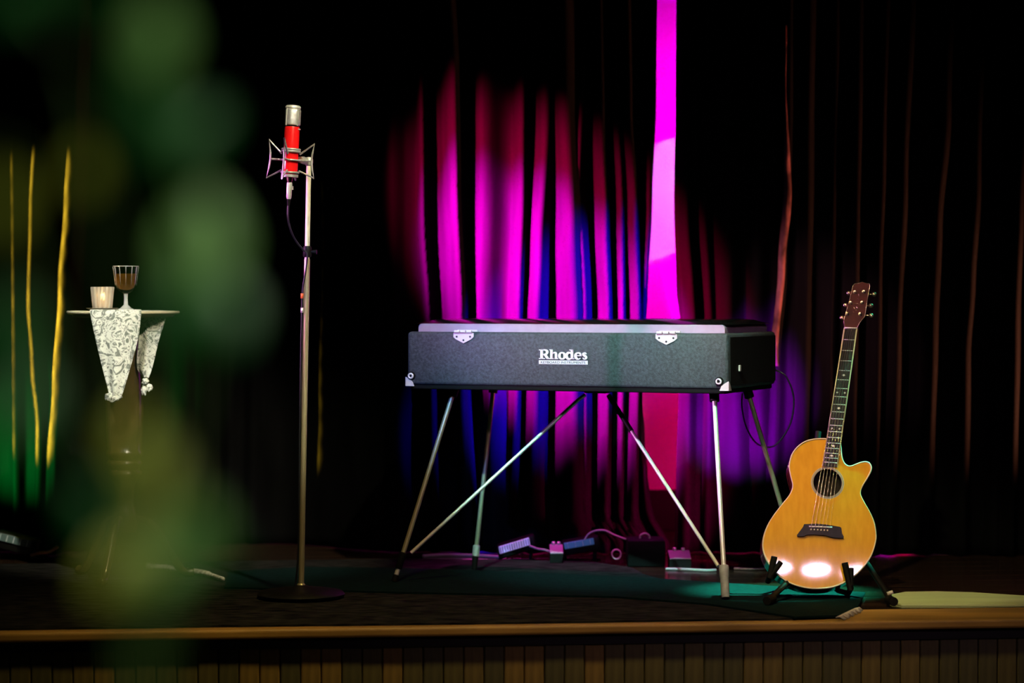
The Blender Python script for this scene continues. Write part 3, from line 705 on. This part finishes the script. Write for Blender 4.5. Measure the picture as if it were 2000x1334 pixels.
part('sides_and_back', bm, M_SIDEWOOD, git, True, 50, 'dark reddish sides and back')
part('binding', tube(NB(), [p - G_N * 0.001 for p in out], 0.0026, 6, closed=True), M_BIND, git, True)
hx = gX; hy = G_N.cross(hx).normalized()
bm = NB(); ring = [HC + (hx * math.cos(2*PI*k/40) + hy * math.sin(2*PI*k/40)) * HR * 1.0 - G_N * 0.03 for k in range(40)]
bm.faces.new([bm.verts.new(p) for p in ring])
ringf = [bm.verts.new(p) for p in ring]; ringt = [bm.verts.new(p + G_N * 0.031) for p in ring]
for k in range(40): bm.faces.new((ringf[k], ringf[(k+1) % 40], ringt[(k+1) % 40], ringt[k]))
part('sound_hole', bm, M_DARKHOLE, git)
def annulus(r0, r1, h):
    bm = NB(); A = []; B = []
    for k in range(56):
        d = hx * math.cos(2*PI*k/56) + hy * math.sin(2*PI*k/56)
        A.append(bm.verts.new(dome(HC + d * r0) + G_N * h)); B.append(bm.verts.new(dome(HC + d * r1) + G_N * h))
    for k in range(56): bm.faces.new((A[k], A[(k+1) % 56], B[(k+1) % 56], B[k]))
    bmesh.ops.recalc_face_normals(bm, faces=bm.faces[:])
    if bm.faces[0].normal.dot(G_N) < 0: bmesh.ops.reverse_faces(bm, faces=bm.faces[:])
    return bm
ro = part('rosette', annulus(HR * 1.0, HR * 1.16, 0.0006), M_ROSETTE, git, label='pale ringed rosette around the sound hole')
part('rosette_line', annulus(HR * 1.03, HR * 1.06, 0.0009), M_ROSE, ro); part('rosette_line', annulus(HR * 1.10, HR * 1.125, 0.0009), M_ROSE, ro)
# neck and fingerboard
nl, nr = gp(1648.8, 641.5), gp(1673.2, 642.5); bl, brr = gp(1606.7, 911), gp(1634.5, 913)
lift = G_N * 0.006
bm = NB(); prism(bm, [nl + lift, nr + lift, brr + lift, bl + lift], -G_N * 0.006); fb = part('fingerboard', bm, M_ROSE, git, label='dark rosewood fingerboard')
bm = NB()
hl, hr = bl.lerp(nl, 0.20), brr.lerp(nr, 0.20)
tops = [nl, nr]; secs = []
for t in [0, 0.08, 0.5, 0.85, 1.0]:
    a, c = nl.lerp(hl, t), nr.lerp(hr, t); mid = (a + c) / 2; w = (c - a) / 2
    dep = 0.019 + 0.006 * t + (0.05 * max(0, (t - 0.85) / 0.15))
    secs.append([bm.verts.new(mid - w * math.cos(PI * k / 8) - G_N * (0.0005 + dep * math.sin(PI * k / 8))) for k in range(9)])
for A, B in zip(secs, secs[1:]):
    for k in range(8): bm.faces.new((A[k], A[k+1], B[k+1], B[k]))
    bm.faces.new((A[8], A[0], B[0], B[8]))
bm.faces.new(secs[0]); bm.faces.new(secs[-1][::-1]); bmesh.ops.recalc_face_normals(bm, faces=bm.faces[:])
part('neck', bm, M_SIDEWOOD, git, True, 60)
for pa, pb, sg in ((nl, bl, -1), (nr, brr, 1)):
    part('neck_binding', tube(NB(), [pa + lift * 0.8, pb + lift * 0.8], 0.0024, 6), M_BIND, fb, True)
part('nut', tube(NB(), [nl + lift * 1.2, nr + lift * 1.2], 0.0030, 6), M_PEARL, git, True)
saddle_mid = gp(1602, 1033); nut_mid = (nl + nr) / 2; SL = (saddle_mid - nut_mid).length; fbl = ((bl + brr) / 2 - nut_mid).length
def across(dist):
    t = dist / fbl; return nl.lerp(bl, t) + lift, nr.lerp(brr, t) + lift
fd = lambda k: SL * 1.045 * (1 - 2 ** (-k / 12))
for k in range(1, 21):
    if fd(k) < fbl - 0.003:
        a, c = across(fd(k)); part('fret', tube(NB(), [a.lerp(c, 0.04), c.lerp(a, 0.04)], 0.0013, 6), M_PEARL, fb, True)
def inlay(t, k, s, diamond):
    d = (fd(k - 1) + fd(k)) / 2; a, c = across(d); p = a.lerp(c, t) + G_N * 0.0004
    along = (brr - nr).normalized(); ac = (c - a).normalized()
    pts = [p + ac * s, p + along * s * 0.62, p - ac * s, p - along * s * 0.62] if diamond else [p + ac * s * math.cos(q * PI / 5) + along * s * math.sin(q * PI / 5) for q in range(10)]
    part('inlay', prism(NB(), pts, -G_N * 0.001), M_PEARL, fb)
for k in (5, 9, 15, 17): inlay(0.5, k, 0.0062, True)
for k in (7, 12): inlay(0.22, k, 0.0030, False); inlay(0.78, k, 0.0030, False)
# headstock
hs = [z8(*p) for p in [(283,447),(275,390),(290,330),(325,210),(345,120),(358,100),(400,93),(420,83),(440,93),(476,100),(480,118),(468,180),(440,360),(400,405),(377,450)]]
hpts = [gp(u, v) for u, v in hs]
head = part('headstock', prism(NB(), [p + G_N * 0.001 for p in hpts], -G_N * 0.015), M_HEADVENEER, git, label='reddish rosewood headstock')
part('head_binding', tube(NB(), [p + G_N * 0.0012 for p in hpts], 0.0012, 5), M_GOLD, head, True)
for (x, y) in [(360,165),(432,162),(328,250),(418,248),(300,338),(403,340)]:
    p = gp(*z8(x, y)); Mx = frame(p + G_N * 0.001, hx, G_N)
    part('tuner_post', lathe(NB(), [(0.0062, 0), (0.0062, 0.002), (0.0035, 0.003), (0.0035, 0.011), (0.0001, 0.012)], Mx, 12), M_GOLD, head, True, 40)
for (x, y), sg in [((318,165), -1), ((292,260), -1), ((264,360), -1), ((518,175), 1), ((492,265), 1), ((494,342), 1)]:
    p = gp(*z8(x, y)) - G_N * 0.008
    bt = part('tuner_button', lathe(NB(), [(0.0001, -0.007), (0.006, -0.006), (0.0078, 0), (0.006, 0.006), (0.0001, 0.007)], frame(p, hx, hy) @ Matrix.Diagonal((1, 0.55, 1, 1)), 12), M_GOLD, head, True)
    part('tuner_shaft', tube(NB(), [p, p - gX * sg * 0.020], 0.0022, 6), M_GOLD, bt, True)
bm = NB()
mk = lambda pts, r=0.0011: tube(bm, [gp(*z8(*q)) + G_N * 0.0015 for q in pts], r, 5)
mk([(392,178),(396,198)], 0.0022); mk([(385,215),(394,226)], 0.0016); mk([(345,262),(352,256),(392,256),(397,264)], 0.0011); mk([(352,283),(362,300)], 0.0014); mk([(372,282),(384,290),(378,300)], 0.0013); mk([(348,318),(352,322)], 0.0014); mk([(366,308),(386,304)], 0.0012)
part('head_emblem', bm, M_GOLD, head, True, label='small gold emblem on the headstock')
# bridge
bo = [z7(*p) for p in [(385,650),(378,668),(345,712),(337,722),(340,733),(385,733),(402,722),(460,720),(540,728),(580,742),(655,745),(657,735),(645,715),(640,676),(630,668),(530,652),(470,647)]]
bp_ = [dome(gp(u, v)) for u, v in bo]
brg = part('bridge', prism(NB(), [p + G_N * 0.009 for p in bp_], -G_N * 0.009), M_ROSE, git, label='dark bridge with swept ends')
a, c = dome(gp(*z7(418, 667))) + G_N * 0.0105, dome(gp(*z7(576, 673))) + G_N * 0.0105
part('saddle', tube(NB(), [a, c], 0.0022, 6), M_PEARL, brg, True)
pins = []
for k in range(6):
    p = dome(gp(*z7(432 + k * 22.5, 688 + k * 1.2))) + G_N * 0.009; pins.append(p)
    part('bridge_pin', lathe(NB(), [(0.0028, 0), (0.0026, 0.003), (0.0001, 0.0042)], frame(p, hx, G_N), 8), M_BIND, brg, True)
for k in range(6):
    sad = a.lerp(c, 0.10 + 0.80 * k / 5) + G_N * 0.0025
    nt_ = (nl + lift).lerp(nr + lift, 0.12 + 0.76 * k / 5) + G_N * 0.004
    part('string', tube(NB(), [pins[k] + G_N * 0.001, sad, nt_], 0.00095 - 0.00008 * k, 5), M_STRING, git, True)
p = dome(gp(*z7(380, 805)))
# strap pin and jack on the left rim
part('rim_pin', tube(NB(), [gp(*z7(290, 240)) - G_N * 0.02, gp(*z7(282, 240)) - G_N * 0.02], 0.004, 8), M_CHROME, git, True)

# ------------------------------------------------------------------ guitar stand
gs0 = G(1600, 1172, 0.0)
gst = thing('guitar_stand', (gs0.x, -0.30, 0), 'black tubular floor stand cradling the amber guitar', 'stand')
def rod(name, pts, r, m=M_BLACKMET, par=gst): return part(name, tube(NB(), pts, r, 10), m, par, True, 50)
n_off = lambda u, v, k: gp(u, v) + G_N * k
# yokes: two cushioned prongs on each side, gripping the lower bout
yk = []
for (a, b_, c_) in (((1503, 1122), (1511, 1090), (1524, 1100)), ((1660, 1146), (1648, 1102), (1661, 1112))):
    root_ = gp(*a) - G_N * 0.05 - gUp * 0.012; tipf = n_off(*b_, 0.022); mid_ = gp(a[0], a[1] + 6) + G_N * 0.018
    y1 = rod('yoke_prong', [root_, mid_, tipf], [0.009, 0.0105, 0.0100], M_BLACKRUB)
    tip2 = n_off(*c_, 0.020)
    rod('yoke_prong', [mid_, mid_.lerp(tip2, 0.5), tip2], 0.0082, M_BLACKRUB); yk.append(root_)
hub = Vector(((yk[0].x + yk[1].x) / 2, yk[0].y + 0.09, 0.10))
rod('cross_bar', [yk[0], yk[0] + Vector((0.02, 0.07, 0.0)), hub, yk[1] + Vector((-0.02, 0.07, 0)), yk[1]], 0.0085)
rod('spine', [hub, hub + Vector((0.06, 0.13, 0.42))], 0.010)
fl, frr, rear = G(1502, 1172, 0.0262), G(1742, 1174, 0.020), hub + Vector((0.05, 0.30, -0.088))
for name, e in (('front_leg', fl), ('front_leg', frr)):
    s_ = hub + Vector((0.0, -0.0, 0.04)) if e is fl else P(1690, 1095, hub.y - 0.02)
    l_ = rod(name, [hub, s_, e] if e is frr else [hub, e], 0.0095)
    d = (e - (hub if e is fl else s_)); d.z = 0; d.normalize()
    part('rubber_foot', tube(NB(), [e - d * 0.03 + Vector((0, 0, 0.002)), e + d * 0.018], 0.0135, 12), M_BLACKRUB, l_, True, 50)
l_ = rod('rear_leg', [hub + Vector((0.03, 0.06, 0.2)), rear], 0.0095)
part('rubber_foot', tube(NB(), [rear - Vector((0, 0.02, -0.003)), rear + Vector((0, 0.03, 0.001))], 0.012, 10), M_BLACKRUB, l_, True, 50)
part('leg_clip', tube(NB(), [P(1733, 1160, frr.y - 0.02), P(1744, 1156, frr.y - 0.02)], 0.006, 8), M_FRINGE, gst, True, label='pale clip on the stand leg')

# ------------------------------------------------------------------ small table with scarf, candle and glass
TC = P(241, 607, 0.20); TZ = TC.z; TR = 0.188
tb = thing('pedestal_table', (TC.x, TC.y, 0.006), 'small round pedestal table draped with a pale scarf, left of the microphone', 'table')
part('table_top', lathe(NB(), [(0.0001, TZ - 0.012), (TR - 0.012, TZ - 0.012), (TR - 0.003, TZ - 0.010), (TR, TZ - 0.0055), (TR - 0.001, TZ - 0.001), (TR - 0.004, TZ), (0.0001, TZ)], Matrix.Translation((TC.x, TC.y, 0)), 56), M_TABLEEDGE, tb, True, 50)
part('apron_ring', lathe(NB(), [(TR - 0.055, TZ - 0.023), (TR - 0.022, TZ - 0.019), (TR - 0.018, TZ - 0.0125), (TR - 0.055, TZ - 0.012)], Matrix.Translation((TC.x, TC.y, 0)), 48, False), M_TABLEEDGE, tb, True, 50)
pz = lambda v: P(243, v, 0.20).z
prof = [(0.0001, 0.16), (0.040, 0.165), (0.050, 0.20), (0.034, 0.24), (0.030, pz(985)), (0.034, pz(950)), (0.050, pz(932)), (0.058, pz(926)), (0.058, pz(921)), (0.050, pz(917)), (0.060, pz(907)), (0.060, pz(902)), (0.052, pz(898)), (0.062, pz(888)), (0.062, pz(882)), (0.056, pz(878)), (0.060, pz(860)), (0.063, pz(800)), (0.060, pz(740)), (0.050, pz(680)), (0.048, TZ - 0.03), (0.085, TZ - 0.010)]
prof = sorted(prof, key=lambda q: q[1])
part('pedestal', lathe(NB(), prof, Matrix.Translation((P(244, 900, 0.2).x, TC.y, 0)), 32), M_TABLEWOOD, tb, True, 60, 'dark turned wooden pedestal')
for k in range(3):
    a = math.radians(-100 + 120 * k); d = Vector((math.cos(a), math.sin(a), 0)); c = Vector((TC.x, TC.y, 0))
    part('foot', tube(NB(), crom([c + d * 0.02 + Vector((0, 0, 0.21)), c + d * 0.09 + Vector((0, 0, 0.19)), c + d * 0.15 + Vector((0, 0, 0.10)), c + d * 0.20 + Vector((0, 0, 0.028)), c + d * 0.235 + Vector((0, 0, 0.022))], 6, False), 0.016, 10), M_TABLEWOOD, tb, True)
# scarf
def panel(bm, edges, n=26, m=14, amp=0.006, seed=0, cent=None):
    """edges: rows of (uL, vL, uR, vR, y) down the panel."""
    rnd = random.Random(seed); ph = rnd.uniform(0, 6)
    rows = []
    L = crom([P(a, b, y) for a, b, _, _, y in edges], n // (len(edges) - 1) + 1, False); R = crom([P(c, d, y) for _, _, c, d, y in edges], n // (len(edges) - 1) + 1, False)
    for i, (p, q) in enumerate(zip(L, R)):
        t = i / (len(L) - 1); row = []
        for j in range(m + 1):
            s = j / m; w = p.lerp(q, s)
            w.y += -amp * (0.3 + t) * math.cos(s * 9.5 + ph + t) - 0.014 * math.sin(PI * s) * (1 - t * 0.5)
            row.append(bm.verts.new(w))
        rows.append(row)
    for A, B in zip(rows, rows[1:]):
        for j in range(m): bm.faces.new((A[j], A[j+1], B[j+1], B[j]))
yf = TC.y - TR - 0.004
sc = NB()
panel(sc, [(178, 606.5, 274, 606.5, yf + 0.02), (176, 610, 276, 610, yf), (186, 660, 270, 660, yf - 0.004), (199, 715, 254, 720, yf - 0.002), (211, 762, 240, 768, yf), (213, 772, 234, 776, yf)], seed=1)
ys2 = TC.y - 0.06
panel(sc, [(272, 607, 322, 607, ys2 + 0.03), (276, 616, 324, 622, ys2), (271, 660, 312, 660, ys2), (267, 715, 298, 718, ys2 + 0.002), (278, 735, 291, 738, ys2 + 0.002)], seed=4, amp=0.005)
# part lying on the table top
tv = [sc.verts.new((TC.x - 0.115 + 0.03 * math.sin(k * 1.3), 0, 0)) for k in range(0)]
ringp = [Vector((TC.x + 0.02 + 0.135 * math.cos(2*PI*k/40) * (1 - 0.12 * math.sin(4*PI*k/40)), TC.y - 0.03 + 0.145 * math.sin(2*PI*k/40), TZ + 0.0012)) for k in range(40)]
sc.faces.new([sc.verts.new(p) for p in ringp])
so = solo('table_scarf', sc, M_SCARF, (TC.x, TC.y, TZ + 0.001), 'pale patterned scarf with knotted corners hanging over the small table', 'scarf', smooth=True)
sd = so.modifiers.new('thickness', 'SOLIDIFY'); sd.thickness = 0.0012
def knot(u, v, y, s, seed):
    rnd = random.Random(seed); bm = NB(); c = P(u, v, y)
    bmesh.ops.create_icosphere(bm, subdivisions=3, radius=1.0)
    for vv in bm.verts:
        k = 1 + 0.22 * math.sin(vv.co.x * 5 + seed) * math.sin(vv.co.z * 6 + 1) + 0.15 * math.sin(vv.co.y * 7 + vv.co.z * 4 + seed)
        vv.co = c + Vector((vv.co.x * s[0] * k, vv.co.y * s[1] * k, vv.co.z * s[2] * k))
    return bm
part('knot', knot(221, 776, yf - 0.002, (0.025, 0.015, 0.015), 2), M_SCARF, so, True)
part('knot', knot(284, 745, ys2, (0.011, 0.010, 0.012), 3), M_SCARF, so, True)
bm = knot(281, 762, ys2, (0.009, 0.007, 0.017), 5); part('tassel', bm, M_SCARF, so, True)
bm = knot(291, 757, ys2 + 0.004, (0.011, 0.007, 0.012), 8); part('tassel', bm, M_SCARF, so, True)
# coaster, candle holder, glass
yv = TC.y - 0.05
cc = P(200, 603, yv)
bm = NB(); lathe(bm, [(0.0001, 0), (0.040, 0), (0.052, 0.0055), (0.054, 0.0072), (0.050, 0.0075), (0.038, 0.003), (0.0001, 0.003)], Matrix.Translation((cc.x, yv, TZ + 0.0022)), 40)
solo('saucer', bm, mat('grey_ceramic', (0.36, 0.30, 0.24), 0.5), (cc.x, yv, TZ + 0.0022), 'shallow grey saucer under the ribbed candle glass', 'saucer', smooth=True, auto=60)
cz = TZ + 0.0055
ch_ = thing('candle_holder', (cc.x, yv, cz), 'ribbed glass candle holder glowing warm on the small table', 'candle holder')
bm = NB(); rings = []; nn = 96
for r, z in [(0.0001, 0.0), (0.0305, 0.0), (0.031, 0.002), (0.0335, 0.03), (0.0375, 0.0735), (0.0365, 0.0745), (0.0345, 0.0735), (0.031, 0.03), (0.0285, 0.006), (0.0001, 0.005)]:
    outer = 0.001 < z <= 0.0735 and r >= 0.031 and not (r == 0.031 and z == 0.03)
    rings.append([bm.verts.new((cc.x + max(r, 1e-5) * (1 + (0.075 * math.cos(k * 2 * PI * 14 / nn) if outer else 0)) * math.cos(2*PI*k/nn), yv + max(r, 1e-5) * (1 + (0.075 * math.cos(k * 2 * PI * 14 / nn) if outer else 0)) * math.sin(2*PI*k/nn), cz + z)) for k in range(nn)])
for A, B in zip(rings, rings[1:]):
    for k in range(nn): bm.faces.new((A[k], A[(k+1) % nn], B[(k+1) % nn], B[k]))
part('glass', bm, M_FROST, ch_, True, 50)
part('candle', lathe(NB(), [(0.0001, 0.0065), (0.019, 0.0065), (0.019, 0.024), (0.0001, 0.025)], Matrix.Translation((cc.x, yv, cz)), 20), M_WAX, ch_, True, 40)
fl_ = part('flame', lathe(NB(), [(0.0001, 0.029), (0.0035, 0.034), (0.0042, 0.039), (0.0022, 0.047), (0.0001, 0.053)], Matrix.Translation((cc.x, yv, cz)), 12), M_FLAME, ch_, True)
lp = bpy.data.lights.new('candle_light', 'POINT'); lo = bpy.data.objects.new('candle_light', lp); COL.objects.link(lo)
lo.location = (cc.x, yv, cz + 0.045); lp.color = (1, 0.55, 0.2); lp.energy = 0.42; lp.shadow_soft_size = 0.008
gc = P(246, 603, yv + 0.02); gz = TZ + 0.002
gl = thing('stemmed_glass', (gc.x, gc.y, gz), 'stemmed cut glass half filled with amber drink on the small table', 'glass')
kk = (P(246, 520, gc.y).z - gz)
M_WHITEGLASS = mat('whitened_glass', (0.95, 0.97, 0.95), 0.08, trans=0.55, ior=1.45)  # white mixed into clear glass for its highlights and the scarf reflection
part('stem', lathe(NB(), [(0.0001, 0.0), (0.030, 0.0), (0.031, 0.002), (0.018, 0.008), (0.0075, 0.018), (0.0058, 0.040), (0.0075, 0.0555), (0.0001, 0.0555)], Matrix.Translation((gc.x, gc.y, gz)), 32), M_WHITEGLASS, gl, True, 50)
pr = [(0.0001, 0.0556), (0.0075, 0.0557), (0.020, 0.062), (0.031, 0.074), (0.036, 0.092), (0.0405, kk * 0.93), (0.0425, kk), (0.0408, kk), (0.0385, kk * 0.93), (0.034, 0.092), (0.029, 0.076), (0.018, 0.066), (0.0001, 0.063)]
bm = NB(); MT = Matrix.Translation((gc.x, gc.y, gz)); lathe(bm, pr, MT, 40, False); part('glass', bm, M_GLASS, gl, True, 70)
lv = kk * 0.83
bm = NB(); lathe(bm, [(0.0001, 0.0632), (0.0178, 0.0662), (0.0288, 0.0762), (0.0338, 0.092), (0.0362, lv), (0.0001, lv)], MT, 40, False); part('drink', bm, M_WHISKY, gl, True, 50, 'amber drink')
bm = NB()
tube(bm, [MT @ Vector((0.0418 * math.cos(2*PI*k/40), 0.0418 * math.sin(2*PI*k/40), kk)) for k in range(40)], 0.0017, 6, closed=True)
for k in range(12):
    a = 2 * PI * (k + 0.3) / 12
    tube(bm, [MT @ Vector((0.0426 * math.cos(a), 0.0426 * math.sin(a), kk * 0.985)), MT @ Vector((0.0405 * math.cos(a), 0.0405 * math.sin(a), kk * 0.90)), MT @ Vector((0.0345 * math.cos(a), 0.0345 * math.sin(a), 0.083))], [0.0014, 0.0011, 0.0005], 6)
part('cut_rim', bm, M_WHITEGLASS, gl, True)

# ------------------------------------------------------------------ gear on the floor at the curtain
def floor_light(quad, y, lens, nr, label, bodyh):
    """quad: four pixels of the lens, top-left first; the housing sits below and behind it."""
    q = [P(u, v, y) for u, v in quad]
    c = sum(q, Vector()) / 4; ex = (q[1] - q[0]).normalized(); w = (q[1] - q[0]).length; h = (q[0] - q[3]).length
    t = thing('floor_light', (c.x, c.y, 0.0), label, 'stage light', 'floor lights at the curtain')
    Mx = frame(q[3], ex, (q[0] - q[3])); 
    part('lens', box(NB(), 0, w, -0.002, 0.01, 0, h, Mx, 0.002), lens, t)
    part('housing', box(NB(), -0.008, w + 0.02, 0.006, 0.09, -bodyh, h + 0.004, Mx, 0.008), M_BLACKMET, t, True, 40)
    for k in range(nr):
        x = w * (k + 0.5) / nr
        part('lens_rib', box(NB(), x - 0.0012, x + 0.0012, -0.0035, -0.0021, 0.002, h - 0.002, Mx), M_BLACKMET if lens is M_GLOWV else M_LENSLINE, t)
    low = min(p.z for p in q)
    bm = NB(); 
    for xx in (0.0, w):
        b0 = Mx @ Vector((xx, 0.05, -bodyh + 0.01)); tube(bm, [b0, Vector((b0.x, b0.y - 0.03, 0.008)), Vector((b0.x, b0.y + 0.05, 0.008))], 0.006, 8)
    part('yoke_foot', bm, M_BLACKMET, t, True)
    return t
floor_light([(974, 1068), (1033, 1050), (1035, 1062.5), (976.5, 1082)], 0.80, M_GLOWV, 13, 'black floor light with ribbed lens given a violet glow, under the left of the piano', 0.02)
floor_light([(1101, 1061), (1159, 1051), (1160, 1066), (1103, 1073)], 0.80, M_GLOWB, 4, 'black floor light with lens given a blue glow and four pale ribs, behind the piano', 0.025)
floor_light([(-4, 1040), (62, 1056), (60, 1069), (-8, 1054)], 0.80, M_LENSD, 5, 'unlit dark floor light at the far left by the drapes', 0.03)
# black gear case with handle
g0 = P(1226, 1108, 0.62); g1 = P(1300, 1056, 0.62)
gcx = thing('gear_case', ((g0.x + g1.x) / 2, 0.68, 0), 'small black equipment case with a carrying handle behind the piano', 'case')
part('shell', box(NB(), g0.x, g1.x, 0.62, 0.78, 0.001, g1.z, None, 0.006), M_BLACKRUB, gcx, True, 40)
part('handle', tube(NB(), crom([P(1250, 1055, 0.70), P(1251, 1046, 0.70), P(1260, 1042, 0.70), P(1268, 1047, 0.70), P(1268, 1055, 0.70)], 5, False), 0.004, 8), M_CABLEGREY, gcx, True)
# pedals
def pedal(u0, u1, v0, v1, y, label, m):
    a, b_ = P(u0, v1, y), P(u1, v0, y); 
    t = thing('effects_pedal', ((a.x + b_.x) / 2, y, 0), label, 'pedal', 'pedals on the stage floor')
    bm = NB(); prism(bm, [Vector((a.x, y, 0.001)), Vector((a.x, y, b_.z * 0.6)), Vector((a.x, y + 0.11, b_.z)), Vector((a.x, y + 0.11, 0.001))], Vector((b_.x - a.x, 0, 0)))
    part('body', bm, M_BLACKMET, t)
    part('tread', box(NB(), 0, b_.x - a.x, 0.002, 0.10, 0.0, 0.004, frame((a.x, y, b_.z * 0.6 + 0.002), (1, 0, 0), (0, -0.4 * b_.z, 0.11)), 0.001), m, t)
    for k in (0.3, 0.7):
        part('knob', lathe(NB(), [(0.007, 0), (0.007, 0.010), (0.005, 0.012), (0.0001, 0.012)], Matrix.Translation((a.x + (b_.x - a.x) * k, y + 0.09, b_.z + 0.001)), 10), M_CHROME, t, True, 40)
    return t
pedal(1308, 1350, 1082, 1106, 0.55, 'small black pedal with a pale violet-lit tread beside the equipment case', M_SILVER)
pedal(1074, 1100, 1070, 1094, 0.70, 'small pedal with chrome knobs between the two floor lights', M_SILVER)
# coiled lead, plugs and loose cables
c = P(1204, 1083, 0.66)
bm = NB()
for k in range(3): tube(bm, [c + Vector((0.016 * math.cos(2*PI*q/24), 0.008 * k + 0.004 * math.sin(2*PI*q/24), 0.016 * math.sin(2*PI*q/24) + (0.0))) for q in range(24)], 0.003, 6, closed=True)
solo('cable_reel', bm, M_CABLEGREY, (c.x, c.y, c.z - 0.016), 'small grey coiled lead leaning near the equipment case', 'cable', smooth=True)
def cable(pts, r, m, label, k=8):
    w = crom([Vector(p) for p in pts], k, False); return solo('stage_cable', tube(NB(), w, r, 7), m, w[0], label, 'cable', 'loose cables on the stage', True)
cable([P(1142, 1054, 0.80), P(1150, 1043, 0.80), P(1164, 1036.5, 0.79), P(1182, 1036.5, 0.78), P(1200, 1045, 0.76), P(1216, 1051, 0.74), P(1228, 1055, 0.74)], 0.0035, M_CABLEGREY, 'pale cable arching from the blue-lens floor light to the equipment case')
cable([G(826, 1086, 0.006), G(870, 1084, 0.006), G(930, 1085, 0.006), G(975, 1088, 0.006)], 0.006, M_CABLEGREY, 'pale cable lying straight across the floor left of the floor lights')
cable([G(1300, 1111, 0.005), G(1340, 1112, 0.005), G(1380, 1114, 0.005), G(1398, 1113, 0.005)], 0.005, M_CABLEGREY, 'pale cable lying on the floor between the braces of the piano')
cable([G(1434, 1110, 0.005), G(1450, 1111, 0.005), G(1475, 1112, 0.005), G(1510, 1111, 0.005), G(1560, 1114, 0.005)], 0.004, M_CABLEGREY, 'pale cable on the floor running behind the guitar')
cable([P(60, 1085, 0.80), P(78, 1080, 0.80), P(96, 1078, 0.80), P(112, 1068, 0.84)], 0.006, mat('copper_lead', (0.7, 0.35, 0.15), 0.4), 'orange lead curling beside the far left floor light')
cable([P(1034, 1066, 0.78), P(1050, 1072, 0.76), P(1064, 1074, 0.74), P(1076, 1078, 0.74)], 0.004, M_CABLEGREY, 'short lead joining the violet floor light and the small pedal')

# ------------------------------------------------------------------ foreground plant in the aisle
plant = thing('potted_plant', (-0.17, -6.80, -0.95), 'tall leafy green plant blurred in the left foreground', 'plant')
part('pot', lathe(NB(), [(0.0001, -0.95), (0.12, -0.95), (0.15, -0.70), (0.165, -0.66), (0.165, -0.63), (0.15, -0.63), (0.145, -0.66), (0.0001, -0.66)], Matrix.Translation((-0.17, -6.80, 0)), 28), M_POT, plant, True, 40)
part('soil', lathe(NB(), [(0.0001, -0.66), (0.146, -0.655), (0.0001, -0.645)], Matrix.Translation((-0.17, -6.80, 0)), 20, False), M_SOIL, plant)
def leaf(c, size, ang, tilt, m, width=0.55):
    """a folded oval leaf with a midrib."""
    bm = NB(); rows = []
    R = Matrix.Translation(c) @ Matrix.Rotation(ang, 4, 'Y') @ Matrix.Rotation(tilt, 4, 'X')
    for i in range(9):
        t = i / 8; w = size * width * math.sin(PI * min(1, t * 0.96 + 0.02)) ** 0.8 * 0.5
        z = size * (t - 0.5); row = []
        for j in range(5):
            s = (j - 2) / 2
            row.append(bm.verts.new(R @ Vector((s * w, abs(s) * w * 0.35 + 0.12 * size * (t - 0.5) ** 2 * 2, z))))
        rows.append(row)
    for A, B in zip(rows, rows[1:]):
        for j in range(4): bm.faces.new((A[j], A[j+1], B[j+1], B[j]))
    o = part('leaf', bm, m, plant, True)
    return o
YP = -6.82
base = Vector((-0.17, -6.80, -0.65))
stems = [[(300, 1500), (330, 1250), (330, 1000), (380, 700), (395, 480), (340, 250), (300, 60)],
         [(260, 1500), (240, 1150), (200, 900), (120, 700), (40, 500), (10, 300)],
         [(280, 1500), (300, 1200), (260, 700), (200, 400), (160, 150), (60, 0)]]
for s_ in stems:
    pts = [base] + [P(u, v, YP) for u, v in s_]
    part('stem', tube(NB(), crom(pts, 5, False), 0.0016, 6), M_STEM, plant, True)
rp = random.Random(21)
LV = [(300, 78, 0.036, M_LEAFLIT, 0.1), (392, 475, 0.048, M_LEAFLIT, 0.15), (372, 1055, 0.040, M_LEAFLIT, 0.5), (245, 1098, 0.036, M_LEAFY, 0.8), (300, 940, 0.040, M_LEAFY, 0.35), (255, 850, 0.026, M_LEAFY, 0.1),
      (310, 270, 0.040, M_LEAF, -0.3), (385, 250, 0.032, M_LEAF, 0.8), (430, 600, 0.036, M_LEAF, -0.4), (345, 600, 0.032, M_LEAF, 0.6), (270, 170, 0.026, M_LEAF, 0.2),
      (20, 650, 0.040, M_LEAF, -0.1), (40, 790, 0.036, M_LEAF, 0.3), (4, 395, 0.026, M_LEAFY, 0.0), (160, 335, 0.022, M_LEAFY, 0.2), (170, 1000, 0.034, M_LEAF, -0.5), (30, -10, 0.028, M_LEAF, 0.9), (170, -20, 0.026, M_LEAF, 1.3),
      (300, 1120, 0.028, M_LEAFLIT, 1.0), (420, 1090, 0.024, M_LEAF, 0.6)]
for u, v, s, m, a in LV:
    leaf(P(u, v, YP + rp.uniform(-0.05, 0.06)), s, a, rp.uniform(-0.35, 0.35), m, rp.uniform(0.5, 0.68))
